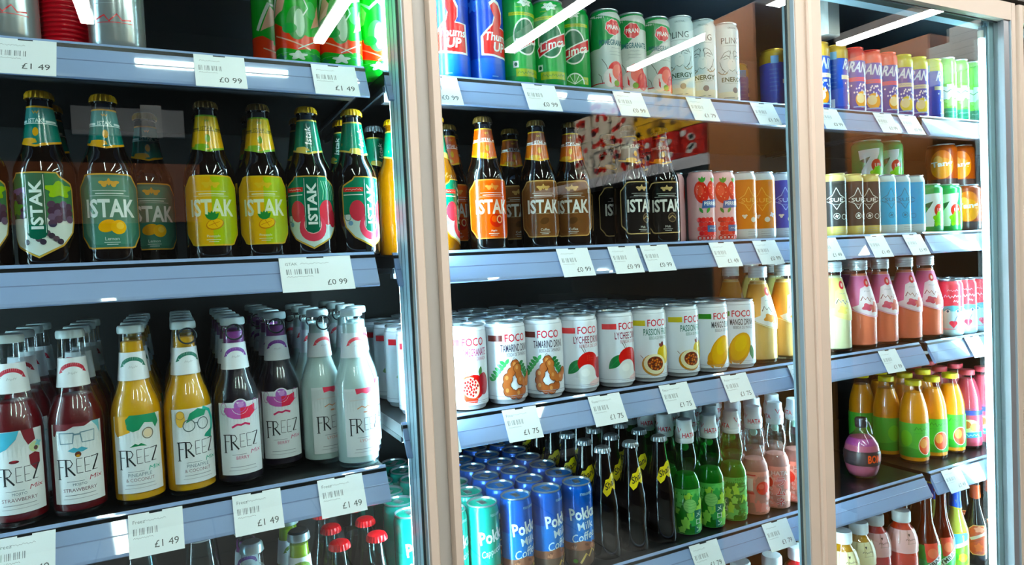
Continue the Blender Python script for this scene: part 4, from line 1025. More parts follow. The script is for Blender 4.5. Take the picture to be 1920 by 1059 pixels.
def face3(a):
    a.poly([(-.034, .131), (-.010, .131), (-.014, .118), (-.010, .108), (-.022, .104), (-.030, .102), (-.034, .110)], '#e3a83a'); a.poly([(-.016, .126), (-.010, .132), (.028, .131), (.032, .118), (.026, .110), (.022, .118), (.010, .120), (.002, .110), (-.006, .108), (-.014, .112)], '#168a62')
    a.ring(.014, .104, .0075, .0075, .0016, '#8c8272'); a.ell(.014, .104, .0062, .0062, '#f0d8b8'); a.poly([(-.012, .086), (-.004, .091), (0, .089), (.004, .091), (.012, .086), (.004, .087), (-.004, .087)], '#1f8a5c')
def face4(a):
    a.ell(-.022, .116, .007, .012, '#e8b65a'); a.poly([(-.014, .110), (-.008, .124), (.004, .130), (.018, .126), (.014, .118), (0, .116)], '#17906a'); a.line([(.012, .130), (.024, .124), (.030, .110), (.028, .096), (.020, .086)], .005, '#42b9ac'); a.poly([(.014, .090), (.028, .098), (.026, .082), (.012, .086)], '#1f9a80')
    a.ring(-.010, .106, .0085, .0085, .0014, '#5b6e72'); a.ring(.011, .107, .0085, .0085, .0014, '#5b6e72'); a.line([(-.002, .109), (.003, .109)], .0014, '#5b6e72'); a.ring(-.022, .122, .006, .006, .0009, '#9a8455')
def face5(a, c1='#c05fb0', c2='#e23350'):
    a.poly([(-.026, .118), (-.020, .110), (-.010, .106), (0, .105), (0, .122), (-.014, .123), (-.024, .124)], c1); a.poly([(0, .105), (.014, .106), (.024, .114), (.024, .126), (.014, .123), (0, .122)], c2)
    a.ell(0, .124, .013, .012, '#edf1f6'); a.ell(0, .125, .0095, .0095, '#b06ac0'); a.ell(.001, .127, .005, .004, '#cf9ad8')
    a.ring(-.026, .122, .005, .009, .0009, '#b77ab0'); a.ring(.026, .124, .005, .009, .0009, '#b77ab0')
    a.line([(-.014, .093), (-.006, .097), (0, .096), (.006, .098), (.014, .095)], .003, '#d83a6c')
def face6(a):
    a.poly([(-.016, .131), (.016, .131), (.014, .124), (.004, .121), (-.004, .124), (-.014, .122)], '#ef4a64'); a.poly([(-.020, .118), (-.004, .120), (-.004, .104), (-.020, .104)], '#e8505c') if False else None
    a.line([(-.014, .098), (-.006, .102), (0, .099), (.006, .102), (.012, .098)], .0016, '#e59a72'); a.ell(0, .092, .004, .0015, '#e8a890'); a.line([(-.026, .112), (.026, .114)], .0006, '#e9c9c0')
def mixer(liq, top, label, neck, cap='pull', ring=True, bands=None, lit=0.0):
    pc = ('pull_cap', PULLCAP, [('pull_ring', PULLRING)] if ring else [], None) if cap == 'pull' else ('crown_cap', cap, [], None)
    return [('bottle_glass', FZ_GLASS, [], None), ('drink', fill(FZ_P, M(liq, .35, sub=.0), top, bands=bands), [], None), pc, ('front_label', label, [], None), ('neck_label', neck, [], None)]
RED, GRN, PUR = '#b8263c', '#12705c', '#7a3a94'
NR, NG, NP, NC = fz_neck(RED), fz_neck(GRN), fz_neck(PUR), fz_neck('#ee5560')
MX = dict(
 straw1=mixer('#5e0c14', .168, fz_label(face1, 'MOJITO', 'STRAWBERRY', '#c06070'), NR, ring=False), straw2=mixer('#5a0b13', .168, fz_label(face2, 'MOJITO', 'STRAWBERRY', '#c06070'), NR, ring=False),
 pine1=mixer('#e0a80c', .236, fz_label(face3, 'PINEAPPLE', '& COCONUT', '#3fae98'), NG, ring=False), pine2=mixer('#dda60b', .236, fz_label(face4, 'PINEAPPLE', '& COCONUT', '#3fae98'), NG),
 berry=mixer('#1b0d1e', .238, fz_label(face5, 'BERRY', '', '#d06a94'), NP, bands=[(.19, M('#150b18', .3)), (.3, M('#8d3f8c', .35))]),
 coco=mixer('#c9dedd', .236, fz_label(face6, 'LYCHEE', '', '#d98a80'), NC))
GF2 = 'bright mixer bottles on the third shelf'
S3Z = TOP['S3']
for fl, X, Y, rot, lab in [('straw1', -.352, .140, 10, 'deep red mixer bottle with a blue-haired face, cut by the picture edge'), ('straw2', -.281, .142, 6, 'deep red mixer bottle with a face in spectacles'),
  ('pine1', -.206, .142, 3, 'yellow mixer bottle with a green-haired face and monocle'), ('pine2', -.137, .144, 15, 'yellow mixer bottle with a pull ring and round glasses face'),
  ('berry', -.067, .146, 2, 'dark purple mixer bottle, front one next to the yellow bottles'), ('berry', .003, .200, -2, 'dark purple mixer bottle, next to the cloudy white bottles'),
  ('coco', .070, .184, 18, 'cloudy white mixer bottle with a dark pull ring in front'), ('coco', .115, .130, 12, 'cloudy white mixer bottle, frontmost at the shelf end'), ('coco', .1405, .205, 20, 'cloudy white mixer bottle half hidden behind the frontmost one')]:
    sk = ()
    p = MX[fl]
    if lab.endswith('frontmost at the shelf end') or 'half hidden' in lab: p = [x if x[0] != 'pull_cap' else ('pull_cap', PULLCAP, [], None) for x in p]
    place('mixer_bottle', p, X, Y, S3Z, rot, lab, 'bottle', GF2)
for fl, X, Y, n, fr in [('straw1', -.352, .142, 3, 'the bottle with the blue-haired face'), ('straw2', -.281, .142, 3, 'the spectacles bottle'), ('pine1', -.206, .142, 4, 'the monocle bottle'), ('pine2', -.137, .144, 4, 'the yellow pull ring bottle'), ('berry', -.067, .146, 4, 'the front purple bottle'), ('berry', .003, .200, 4, 'the set-back purple bottle'), ('coco', .070, .184, 3, 'the cloudy pull ring bottle'), ('coco', .1405, .205, 3, 'the half hidden cloudy bottle')]:
    behind('mixer_bottle', MX[fl], X, Y, S3Z, n, .0795, {'s': 'deep red bottle', 'p': 'yellow bottle', 'b': 'dark purple bottle', 'c': 'cloudy white bottle'}[fl[0]], fr, 'bottle', GF2)

# lowest visible shelf of the left bay
S4Z = TOP['S4']
def fz2(a_): return None
MX['lime'] = mixer('#9fb52a', .240, fz_label(face3, 'LIME', '', '#7fae38'), fz_neck('#6f8f2a'), FZCROWND)
MX['grey'] = mixer('#b4bdc0', .200, fz_label(face5, 'BERRY', '', '#d06a94'), fz_neck('#7a8288'), FZCROWN)
g = Geo(); CL_P = [(.030, 0), (.036, .002), (.038, .010), (.038, .17), (.034, .195), (.027, .22), (.021, .262), (.0185, .286), (.0185, .290)]; g.lathe(CL_P, GL('clear_soda_glass', '#cfe2e6', .06), 40)
TALLC = [('bottle_glass', g.build('bottle_glass'), [], None), ('drink', fill(CL_P, M('#8fa6ab', .3), .18), [], None)]
g = Geo(); g.lathe([(.0195, .283), (.020, .284), (.0196, .292), (.016, .296), (.003, .297)], M('#c5cccf', .35, .4), 30); TALLC.append(('screw_cap', g.build('screw_cap'), [], None))
place('clear_soda_bottle', TALLC, -.212, .135, S4Z-.02 if False else S4Z, 0, 'tall clear bottle rising behind the price strip, nearer the picture edge', 'bottle', 'tall clear bottles low in the left bay')
place('clear_soda_bottle', TALLC, -.132, .135, S4Z, 0, 'tall clear bottle rising behind the price strip, next to the silver-capped bottle', 'bottle', 'tall clear bottles low in the left bay')
place('mixer_bottle', MX['grey'], -.060, .135, S4Z+.001, 0, 'silver-capped pale bottle low down beside the tall clear bottles', 'bottle', 'capped bottles low in the left bay')
place('mixer_bottle', MX['lime'], .013, .145, S4Z+.0, 0, 'lime green bottle low down with a dark cap', 'bottle', 'capped bottles low in the left bay')
place('mixer_bottle', MX['lime'], .008, .228, S4Z+.0, 20, 'lime green bottle behind the other lime one, low down', 'bottle', 'capped bottles low in the left bay')
place('mixer_bottle', MX['berry'], -.062, .218, S4Z, 0, 'purple bottle behind the silver-capped one, low down', 'bottle', 'capped bottles low in the left bay')
CK_P = [(.027, 0), (.030, .003), (.0305, .012), (.027, .045), (.0285, .075), (.030, .100), (.027, .130), (.019, .160), (.0145, .185), (.0125, .205), (.0135, .206), (.0135, .211), (.012, .212), (.012, .219)]
g = Geo(); g.lathe(CK_P, GL('cola_bottle_glass', '#d3e6e6', .06), 40); CKG = g.build('bottle_glass')
REDCAP = crown(.2215, .0165, M('#d3182a', .32), .0125)
COKE = [('bottle_glass', CKG, [], None), ('drink', fill(CK_P, M('#160806', .15), .165), [], None), ('crown_cap', REDCAP, [], None)]
for i, (X, Y, lab) in enumerate([(.081, .16, 'left front'), (.083, .24, 'left middle'), (.084, .325, 'left rear'), (.1455, .16, 'right front'), (.146, .24, 'right middle'), (.1465, .325, 'right rear')]):
    place('cola_bottle', COKE, X, Y, -.652, 0, 'red-capped cola bottle, %s of the six low in the left bay' % lab, 'bottle', 'red-capped cola bottles') if False else place('cola_bottle', COKE, X, Y, S4Z, 0, 'red-capped cola bottle, %s of the six low in the left bay' % lab, 'bottle', 'red-capped cola bottles')

# ---------------------------------------------------------------- slim dark cola bottles
SH_P = [(.026, 0), (.030, .002), (.031, .010), (.029, .060), (.030, .085), (.028, .115), (.022, .145), (.0165, .175), (.0130, .203), (.0125, .208), (.0135, .209), (.0135, .213), (.012, .214), (.012, .219)]
g = Geo(); g.lathe(SH_P, M('#090404', .05, 0, .6), 44); SHG = g.build('bottle_glass')
g = Geo(); a = Art(g, lerp_R(SH_P), .025, .4, off=2e-4, zcuts=(.145, .175))
a.poly([(-.022, .136), (-.014, .158), (-.004, .160), (.004, .168), (.018, .170), (.022, .158), (.018, .148), (.008, .136), (.0, .142), (-.006, .132), (-.014, .126)], '#e6cf3a')
a.text('Shani', .0, .151, .013, '#2e2a12', w=.036, rot=24, bold=.02, shear=.2)
SHANI = [('bottle_glass', SHG, [], None), ('crown_cap', crown(.2215, .0150, M('#b4bcc0', .3, .6), .0115), [], None), ('neck_label', g.build('neck_label'), [], None)]
GSH = 'slim dark soda bottles on the lower shelf'
for X, lab, fr, rot in [(.607, 'slim dark bottle with a yellow splash label, next to the coffee cans', 'the dark one by the coffee cans', 10), (.676, 'slim dark bottle with a yellow splash label, middle of its three', 'the middle dark one', 2), (.750, 'slim dark bottle with a yellow splash label, next to the green bottles', 'the dark one by the green bottles', -6)]:
    place('soda_bottle', SHANI, X, .138, DZ, rot, lab, 'bottle', GSH)
    behind('soda_bottle', SHANI, X, .138, DZ, 5, .068, 'slim dark bottle', fr, 'bottle', GSH)

# ---------------------------------------------------------------- marble soda bottles
RM_P = [(.022, 0), (.027, .002), (.0295, .009), (.030, .100), (.029, .112), (.024, .124), (.0205, .131), (.0205, .136), (.0235, .146), (.0245, .158), (.0235, .172), (.0200, .190), (.0175, .200), (.0175, .225)]
RM_R = lerp_R(RM_P)
def marble(glass, glassm, liq, top, sleeve, draw):
    g = Geo(); g.lathe(RM_P, glassm, 44); gm = g.build('bottle_glass')
    g = Geo(); a = Art(g, RM_R, .030, .35, off=2.5e-4, step=.003)
    a.rect(-.093, .004, .093, .101, sleeve); draw(a)
    return [('bottle_glass', gm, [], None), ('drink', fill(RM_P, M(liq, .3), top), [], None), ('sleeve_label', g.build('sleeve_label'), [], None), ('capsule_cap', RMCAP, [], None), ('glass_marble', RMB, [], None)]
g = Geo(); g.lathe([(.0185, .196), (.0195, .198), (.0195, .205), (.0188, .206), (.0200, .207), (.0200, .219), (.0178, .224), (.0165, .236), (.0165, .243), (.015, .245), (.002, .245)], M('#e3e8ea', .4), 40)
a = Art(g, lerp_R([(.0200, .207), (.0200, .219), (.0178, .224), (.0165, .236)]), .020, .4, off=2e-4)
a.text('HATA', -.002, .214, .010, '#c8263a', w=.030, bold=.02); a.text('RAMUNE', .048, .214, .008, '#c8263a', w=.03); a.line([(.024, .232), (.030, .222), (.036, .230)], .002, '#c8263a'); a.line([(-.03, .230), (-.024, .220), (-.020, .228)], .0016, '#c8263a')
RMCAP = g.build('capsule_cap')
g = Geo(); g.lathe([(.002, .176), (.006, .178), (.0085, .1825), (.0085, .187), (.006, .1915), (.002, .1932)], M('#a9cfc2', .08), 16); RMB = g.build('glass_marble')
def d_green(a):
    rnd = random.Random(2)
    for i in range(34): a.blob(rnd.uniform(-.06, .06), rnd.uniform(.012, .092), rnd.uniform(.006, .013), rnd.uniform(.006, .013), ('#6fc26a', '#3f9f4f', '#a5d65c', '#8fce62')[i % 4], 5, .25, 14)
    a.ell(-.012, .066, .014, .015, '#8fc97a'); a.ring(-.012, .066, .014, .015, .001, '#4d9a50'); a.line([(-.012, .08), (-.010, .088)], .002, '#5a7d3a')
    for k in range(3): a.line([(-.024, .062+.006*k), (-.012, .059+.006*k), (.0, .062+.006*k)], .0008, '#5aa85a')
    a.quad((-.004, .006), (.014, .006), (.014, .056), (-.004, .056), '#12705c')
    for i, ch in enumerate('メロン'): a.text(ch, .005, .047-.016*i, .011, '#dff0e4', w=.011, bold=.015)
    for i, ch in enumerate('ラムネ'): a.text(ch, .044, .078-.028*i, .022, '#2f7d33', w=.022, bold=.03)
    a.text('HATA', .044, .097, .006, '#2f7d33', w=.03)
def d_pink(a):
    rnd = random.Random(6)
    for i in range(20): a.blob(rnd.uniform(-.06, .06), rnd.uniform(.012, .092), rnd.uniform(.006, .014), rnd.uniform(.006, .014), ('#f0988c', '#f3b3a4', '#ea8478')[i % 3], 5, .25, 14)
    a.ell(.010, .064, .015, .015, '#e3372c'); a.ell(.006, .068, .007, .006, '#ef6a5a'); a.rect(-.028, .092, -.006, .095, '#d8383a'); a.rect(-.028, .050, -.010, .055, '#d8383a'); a.rect(-.024, .058, -.012, .086, '#f3d9d2'); a.line([(-.004, .058), (-.001, .064), (.001, .058)], .0014, '#33262a')
    a.text('HATA', .040, .086, .010, '#f6dcd6', w=.036, bold=.01)
    for i, ch in enumerate('ラムネ'): a.text(ch, .042, .066-.023*i, .020, '#f7e3de', w=.022, bold=.05); a.text(ch, .042, .066-.023*i, .018, '#dc3b32', w=.020, bold=.01)
    for i in range(4): a.text('もも味'[i % 3], .020, .050-.011*i, .008, '#f6e3dd', w=.008)
GG = GL('green_bottle_glass', '#7fcf86', .06); GC = GL('clear_marble_glass', '#e8eeee', .06)
RMG = marble('g', GG, '#2f9440', .128, '#5cb55c', d_green); RMP = marble('p', GC, '#d98f86', .126, '#ee9b8c', d_pink)
GRM = 'marble soda bottles on the lower shelf'
for pr_, X, rot, lab, fr in [(RMG, .818, -4, 'green marble soda bottle, next to the slim dark bottles', 'the first green one'), (RMG, .886, -18, 'green marble soda bottle, middle of its three', 'the middle green one'), (RMG, .953, -92, 'green marble soda bottle showing large lettering, next to the pink ones', 'the lettered green one'),
   (RMP, 1.020, -32, 'pink marble soda bottle with a peach, next to the green ones', 'the pink peach one'), (RMP, 1.088, -110, 'pink marble soda bottle showing large red lettering', 'the lettered pink one'), (RMP, 1.152, -100, 'pink marble soda bottle cut by the second post', 'the pink one at the post')]:
    place('marble_soda_bottle', pr_, X, .137, DZ, rot, lab, 'bottle', GRM)
    behind('marble_soda_bottle', pr_, X, .137, DZ, 3, .066, ('green' if pr_ is RMG else 'pink')+' marble bottle', fr, 'bottle', GRM)

# ---------------------------------------------------------------- fruit milk bottles
MK_P = [(.032, 0), (.0385, .002), (.040, .010), (.040, .098), (.039, .106), (.0200, .182), (.0190, .190), (.0190, .200)]
MK_R = lerp_R(MK_P)
g = Geo(); zz = .196; pr = []
for i in range(4): pr += [(.0205, zz+.0062*i), (.0212, zz+.0062*i+.0015), (.0212, zz+.0062*i+.0042), (.0205, zz+.0062*i+.0055)]
g.lathe(pr+[(.0195, .2215), (.002, .222)], M('#d9dedf', .35, .3), 36); MKCAP = g.build('screw_cap')
g = Geo(); g.lathe(MK_P, CLEAR, 44); MKG = g.build('bottle_glass')
def milk(liq, main, pale, edge, blob1, blob2, script, ink):
    g = Geo(); a = Art(g, MK_R, .034, .4, off=2.5e-4, step=.0026, zcuts=(.106, .098))
    W = .104
    top = [(-W, .182), (W, .182)]
    low = [(W, .100), (.06, .090), (.035, .078), (.02, .076), (0, .082), (-.03, .096), (-.06, .104), (-W, .110)]
    a.poly(top+low, edge); a.poly([(-W, .181), (W, .181)]+[(x, z+.002) for x, z in low], main)
    a.poly([(-.012, .150), (.006, .158), (.030, .154), (.04, .12), (.04, .088), (.02, .079), (0, .085), (-.024, .096), (-.030, .104), (-.016, .110)], pale)
    a.ell(.010, .164, .0095, .0105, '#d8343c'); a.ell(.011, .164, .004, .005, '#f0c8b8')
    a.scribble(.008, .143, .020, .004, '#8a8f98', .0009, 8)
    a.scribble(.007, .124, .040, .015, '#f6efe8', .0050, 7); a.scribble(.007, .124, .038, .014, ink, .0024, 7)
    a.blob(.002, .104, .011, .009, blob1, 4, .2); a.blob(.018, .100, .010, .010, blob2, 5, .2); a.blob(.022, .112, .006, .005, blob2, 4, .2)
    return [('bottle_glass', MKG, [], None), ('drink', fill(MK_P, M(liq, .35), .188), [], None), ('screw_cap', MKCAP, [], None), ('cone_label', g.build('cone_label'), [], None)]
MKO = milk('#e8b670', '#dd9a4c', '#ece4da', '#f0dfae', '#d98a2a', '#e8b84a', 'Thai', '#6d5a4a'); MKY = milk('#e0dab4', '#ddcf84', '#e6da98', '#e9dc9a', '#e6d27a', '#efe2a0', 'Soya', '#4f4a2a')
MKP = milk('#f08468', '#dd6f9c', '#ecdce2', '#f0c2ce', '#c9536a', '#d9756a', 'Lychee', '#8a3a52')
GMK = 'fruit milk bottles on the middle shelf'
for pr_, X, Y, rot, lab in [(MKO, 1.069, .156, -14, 'orange milk bottle, next to the mango cans'), (MKO, 1.153, .155, -14, 'orange milk bottle, cut by the second post'), (MKO, 1.127, .30, 30, 'orange milk bottle standing back in shade behind the mango cans'),
   (MKY, 1.318, .150, -22, 'yellow milk bottle, right against the second post'), (MKP, 1.414, .150, -28, 'pink milk bottle, next to the yellow one'), (MKP, 1.498, .150, -34, 'pink milk bottle, second from the yellow one'), (MKP, 1.598, .150, -34, 'pink milk bottle, third from the yellow one'), (MKP, 1.688, .150, -42, 'pink milk bottle, next to the red and sky-blue cans')]:
    place('milk_bottle', pr_, X, Y, CZ if X < 1.56 else C3, rot, lab, 'bottle', GMK)
for pr_, X, n, c, fr in [(MKY, 1.318, 3, 'yellow', 'the yellow one'), (MKP, 1.414, 3, 'pink', 'the first pink one'), (MKP, 1.498, 3, 'pink', 'the second pink one'), (MKP, 1.598, 3, 'pink', 'the third pink one')]:
    behind('milk_bottle', pr_, X, .152, CZ if X < 1.56 else C3, n, .088, c+' milk bottle', fr, 'bottle', GMK, start=1 if pr_ is not MKO else 2)

# ---------------------------------------------------------------- far bay, fourth shelf: round bottles, juices
D3 = TOP['D3']
BM_P = [(.026, 0), (.032, .004), (.040, .024), (.0435, .050), (.0435, .066), (.040, .088), (.030, .106), (.018, .116), (.0135, .124), (.0125, .136), (.0135, .137), (.0135, .142)]
g = Geo(); g.lathe(BM_P, GL('pink_bottle_glass', '#f8dfe8', .07), 44)
BMG = g.build('bottle_glass')
g = Geo(); a = Art(g, lerp_R(BM_P), .0435, .35, off=3e-4, step=.0026, zcuts=(.040, .050, .066, .072))
a.rect(-.130, .038, .130, .074, '#2c2426'); a.text('BOMB', .022, .056, .021, '#e2552c', w=.046, bold=.03); a.rect(-.05, .042, -.006, .070, '#3d3336')
BML = g.build('band_label')
g = Geo(); g.lathe([(.0142, .130), (.0150, .132), (.0150, .150), (.013, .154), (.002, .155)], M('#55555c', .25, .8), 30); g.tube([(.006, -.014, .150), (.012, -.019, .144), (.015, -.022, .132), (.016, -.030, .118)], .0022, M('#8d8f96', .25, .8), 6); BMC = g.build('lever_cap')
BOMB = [('bottle_glass', BMG, [], None), ('drink', fill(BM_P, M('#a86f80', .3), .105, bands=[(.082, M('#a9707e', .3)), (.2, M('#94508a', .3))]), [], None), ('band_label', BML, [], None), ('lever_cap', BMC, [], None)]
GB = 'round bomb-shaped bottles in the far bay'
place('round_soda_bottle', BOMB, 1.424, .162, DZ, -34, 'round pink bottle with a black band, frontmost of the bomb-shaped ones', 'bottle', GB)
place('round_soda_bottle', BOMB, 1.372, .262, DZ, -30, 'round pink bottle in shade, half hidden by the second post', 'bottle', GB)
place('round_soda_bottle', BOMB, 1.435, .345, DZ, -20, 'round pink bottle third in line behind the frontmost bomb-shaped one', 'bottle', GB)
OJ_P = [(.030, 0), (.0345, .002), (.036, .008), (.036, .124), (.0348, .142), (.030, .166), (.0225, .190), (.0180, .202), (.0172, .208), (.0185, .209), (.0185, .214)]
g = Geo(); g.lathe(OJ_P, CLEAR, 40); OJG = g.build('bottle_glass')
g = Geo(); g.lathe([(.0195, .2105), (.0202, .2115), (.0202, .222), (.0188, .2245), (.002, .225)], M('#d9c23a', .4), 36); OJC = g.build('twist_cap')
def juice_label(bg, draw):
    g = Geo(); a = Art(g, lerp_R(OJ_P), .036, .4, off=3e-4, step=.003); a.rect(-.11, .020, .11, .112, bg); draw(a); return g.build('wrap_label')
def d_oj(a):
    a.poly([(-.11, .020), (.11, .020), (.11, .040), (.02, .034), (-.03, .046), (-.11, .036)], '#3f9a3c'); a.ell(.010, .052, .020, .026, '#f0e2c8'); a.ell(.010, .052, .018, .024, '#e8562c'); a.ell(.004, .058, .010, .013, '#f2a05a')
    a.scribble(.002, .097, .040, .011, '#2f7d33', .0024, 9); a.line([(-.02, .085), (.024, .087)], .003, '#4fae4a'); a.ell(-.040, .07, .016, .022, '#7cc84a')
OJ = [('bottle_glass', OJG, [], None), ('drink', fill(OJ_P, M('#f79d1c', .35), .192), [], None), ('wrap_label', juice_label('#5bb54c', d_oj), [], None), ('twist_cap', OJC, [], None)]
def d_ru(a):
    a.rect(-.11, .098, .11, .112, '#3b4aa8'); a.ell(.0, .066, .024, .020, '#f0d8b0'); a.ell(-.010, .070, .012, .011, '#e06a3a'); a.ell(.012, .064, .013, .012, '#e8c07a'); a.poly([(-.034, .046), (.034, .052), (.034, .036), (-.034, .030)], '#2f8fd0'); a.scribble(.0, .041, .046, .008, '#eaf2f8', .0024, 10); a.rect(-.02, .116, .02, .117, '#3b4aa8')
def d_ru2(a): d_ru(a)
RU = [('bottle_glass', OJG, [], None), ('drink', fill(OJ_P, M('#c9485a', .35), .2), [], None), ('wrap_label', juice_label('#c84a60', d_ru), [], None), ('twist_cap', None, [], None)]
g = Geo(); g.lathe([(.0195, .2105), (.0202, .2115), (.0202, .222), (.0188, .2245), (.002, .225)], M('#c24a52', .4), 36); RU[3] = ('twist_cap', g.build('twist_cap'), [], None)
GO = 'glass juice bottles in the far bay'
for pr_, X, rot, c, lab, fr in [(OJ, 1.645, -26, 'orange', 'orange juice bottle, next to the shaded gap beside the bomb-shaped bottle', 'the first orange one'), (OJ, 1.728, -40, 'orange', 'orange juice bottle, middle of its three', 'the middle orange one'), (OJ, 1.812, -36, 'orange', 'orange juice bottle, next to the pink juice', 'the third orange one'), (RU, 1.893, -50, 'pink', 'pink juice bottle with a blue band, next to the orange juice', 'the first pink one'), (RU, 1.972, -50, 'pink', 'pink juice bottle with a blue band, at the light tube', 'the pink one at the tube')]:
    place('juice_bottle', pr_, X, .165, D3, rot, lab, 'bottle', GO)
    behind('juice_bottle', pr_, X, .165, D3, 2, .078, c+' juice bottle', fr, 'bottle', GO)

# ---------------------------------------------------------------- bottom shelves
E3 = -.90; EB = TOP['E']
JP = [(.034, 0), (.039, .003), (.040, .010), (.040, .090), (.0385, .112), (.0395, .118), (.0375, .138), (.031, .158), (.0215, .172), (.0195, .176), (.0195, .186)]
JR = lerp_R(JP)
def jbody(liq, sleeve, sleeve_col):
    g = Geo(); g.lathe(JP, GL('plastic_'+liq.strip('#'), '#f4efe8', .07), 44, wob=lambda k, i: (.0009*math.cos(i*PI/2) if k in (6, 7) else 0)); b = g.build('bottle_wall')
    g = Geo(); a = Art(g, JR, .040, .3, off=4e-4, step=.0026, zcuts=(.112, .118, .138, .158)); a.rect(-.118, .104, .118, .163, sleeve_col)
    a.scribble(.008, .140, .030, .005, '#5a4a44', .0014, 10); a.blob(.004, .152, .003, .003, '#4a3a34', 3, .3); a.line([(-.004, .130), (.020, .130)], .0008, '#9a8a80')
    for s in range(6): a.line([(.030+.007*s, .160), (.034+.008*s, .120)], .0016, '#faf8f4')
    return [('bottle_wall', b, [], None), ('drink', fill(JP, M(liq, .35), .178), [], None), ('shoulder_label', g.build('shoulder_label'), [], None), ('screw_cap', JCAP, [], None)]
g = Geo(); g.lathe([(.0222, .180), (.0228, .182), (.0228, .204), (.021, .2085), (.002, .209)], M('#e9eaea', .4), 48, wob=lambda k, i: .0004 if (i % 2 and k in (0, 1, 2)) else 0); JCAP = g.build('screw_cap')
JY = jbody('#d9a02a', 1, '#e6d9b0'); JRD = jbody('#d8303a', 1, '#e8b4b4'); JO = jbody('#e8452e', 1, '#f0bcb8')
GJ = 'white-capped plastic juice bottles on the lowest shelf'
JZ = EB
for pr_, X, Y, c, lab in [(JY, 1.337, .160, 'y', 'yellow juice bottle with a white cap, half hidden by the second post'), (JY, 1.420, .175, 'y', 'yellow juice bottle with a white cap, next to the red ones'), (JRD, 1.502, .188, 'r', 'red juice bottle with a white cap, next to the yellow ones'), (JO, 1.580, .165, 'o', 'orange-red juice bottle with a white cap, next to the amber bottles'),
   (JRD, 1.425, .262, 'r', 'red juice bottle with a white cap in the second row'), (JY, 1.335, .25, 'y', 'yellow juice bottle hidden in the second row at the post'),
   (JRD, .998, .17, 'r', 'white-capped bottle low under the lower shelf, leftmost of its group'), (JRD, 1.083, .155, 'w', 'white-capped bottle low under the lower shelf, middle of its group'), (JRD, 1.17, .155, 'w', 'white-capped bottle low under the lower shelf, at the second post')]:
    place('plastic_juice_bottle', pr_, X, Y, JZ, -30, lab, 'bottle', GJ)
TY_P = [(.028, 0), (.031, .003), (.0315, .010), (.0315, .105), (.030, .118), (.022, .145), (.0155, .170), (.0130, .200), (.0125, .232), (.0135, .233), (.0135, .238), (.012, .24), (.012, .246)]
g = Geo(); g.lathe(TY_P, M('#541409', .06, 0, .6), 44); TYG = g.build('bottle_glass')
def tyl(draw):
    g = Geo(); a = Art(g, lerp_R(TY_P), .031, .4, off=3e-4, step=.005, zcuts=(.105, .118)); draw(a); return g.build('front_label')
def d_ty(a):
    a.rect(-.060, .02, .060, .112, '#3fa04a'); a.poly([(-.02, .116), (.014, .120), (.018, .070), (-.014, .066)], '#e2503f'); a.ell(.0, .092, .012, .014, '#ef7f5e')
    a.poly([(-.045, .034), (-.035, .022), (.045, .088), (.040, .104)], '#e8eef0'); a.text('TYMBARK', .002, .063, .012, '#22382a', w=.080, rot=41, bold=.02); a.poly([(-.06, .02), (.06, .02), (.06, .05)], '#e05a3a')
TYL = tyl(d_ty)
TY = [('bottle_glass', TYG, [], None), ('crown_cap', crown(.2485, .0150, M('#b03a2a', .3, .3), .0115), [], None), ('front_label', TYL, [], None)]
for i, (X, Y) in enumerate([(1.654, .142), (1.724, .145)]):
    place('amber_soda_bottle', TY, X, Y, JZ, -34+6*i, 'amber bottle with a green and red label, next to the %s' % ('orange-red juice' if i == 0 else 'pale blue-necked bottle'), 'bottle', 'amber bottles on the lowest shelf')
    behind('amber_soda_bottle', TY, X, Y, JZ, 3, .068, 'amber bottle', ('the first amber one', 'the second amber one')[i], 'bottle', 'amber bottles on the lowest shelf')
g = Geo(); g.lathe(TY_P, CLEAR, 44); PLG = g.build('bottle_glass')
g = Geo(); a = Art(g, lerp_R(TY_P), .018, .35, off=3e-4, zcuts=(.17, .2)); a.poly([(-.055, .232), (.055, .232), (.055, .178), (.012, .172), (-.012, .176), (-.055, .172)], '#d9c95a'); a.poly([(-.055, .224), (.055, .224), (.055, .182), (.012, .176), (-.012, .180), (-.055, .176)], '#1d4bb0'); PLN = g.build('neck_label')
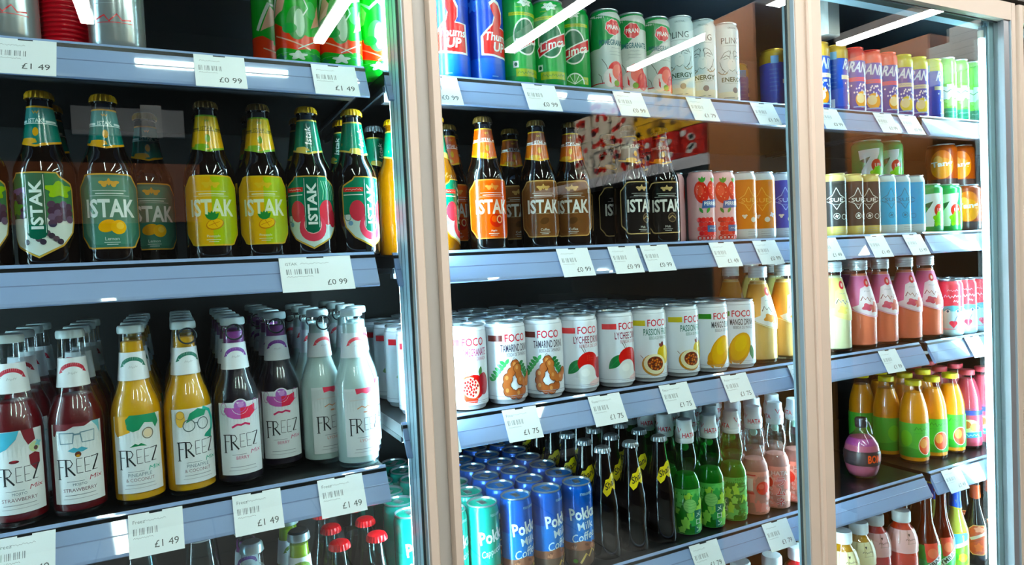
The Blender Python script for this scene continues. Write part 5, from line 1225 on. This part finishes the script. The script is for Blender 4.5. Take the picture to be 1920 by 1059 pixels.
def d_pl(a):
    P = [(-.028, .100), (-.020, .110), (.020, .116), (.028, .108), (.028, .030), (.020, .020), (-.020, .018), (-.028, .028)]
    a.poly(P, '#e5b34a'); a.poly([(x*.93, .065+(z-.065)*.95) for x, z in P], '#7dc04a'); a.poly([(-.026, .100), (-.018, .107), (.020, .112), (.026, .106), (.026, .086), (-.026, .064)], '#5f9ad8'); a.poly([(-.026, .072), (.026, .094), (.026, .082), (-.026, .060)], '#e9eef4'); a.ell(.006, .042, .012, .012, '#d9cf3a'); a.ell(-.012, .044, .008, .010, '#4fae4a')
PAL = [('bottle_glass', PLG, [], None), ('drink', fill(TY_P, M('#b9b35a', .3), .225), [], None), ('crown_cap', crown(.2485, .0150, M('#2f57a8', .3, .3), .0115), [], None), ('front_label', tyl(d_pl), [], None), ('neck_label', PLN, [], None)]
place('pale_soda_bottle', PAL, 1.800, .150, JZ, -42, 'pale yellow-green bottle with a blue neck on the lowest shelf', 'bottle', None)
place('pale_soda_bottle', PAL, 1.808, .222, JZ, -20, 'pale yellow-green bottle behind the blue-necked one', 'bottle', None)
g = Geo(); g.lathe(TY_P, M('#231a16', .08, 0, .6), 44); DKG = g.build('bottle_glass')
def d_dk(a):
    P = [(-.022, .104), (-.010, .116), (.016, .116), (.024, .104), (.024, .040), (.014, .030), (-.014, .030), (-.022, .040)]
    a.poly(P, '#e0b070'); a.poly([(x*.92, .073+(z-.073)*.95) for x, z in P], '#b5482a'); a.blob(.002, .052, .010, .012, '#d9682f', 5, .2); a.line([(-.018, .074), (.020, .094)], .008, '#c9b8a8'); a.line([(-.018, .064), (.020, .082)], .002, '#8a3a24'); a.blob(.004, .104, .012, .008, '#d98a70', 5, .2)
g = Geo(); a = Art(g, lerp_R(TY_P), .015, .35, off=3e-4, zcuts=(.2,)); a.poly([(-.045, .226), (.045, .226), (.045, .196), (0, .186), (-.045, .194)], '#c2502f'); DKN = g.build('neck_label')
DK = [('bottle_glass', DKG, [], None), ('crown_cap', crown(.2485, .0150, M('#a8622f', .3, .5), .0115), [], None), ('front_label', tyl(d_dk), [], None), ('neck_label', DKN, [], None)]
for X, Y, lab in [(1.885, .145, 'dark brown bottle with an orange label, next to the pale blue-necked bottle'), (1.968, .150, 'dark brown bottle with an orange label, at the light tube'), (1.89, .22, 'dark brown bottle behind the first orange-labelled one'), (1.972, .225, 'dark brown bottle behind the orange-labelled one at the tube')]:
    place('brown_soda_bottle', DK, X, Y, JZ, -52, lab, 'bottle', 'dark brown bottles on the lowest shelf')
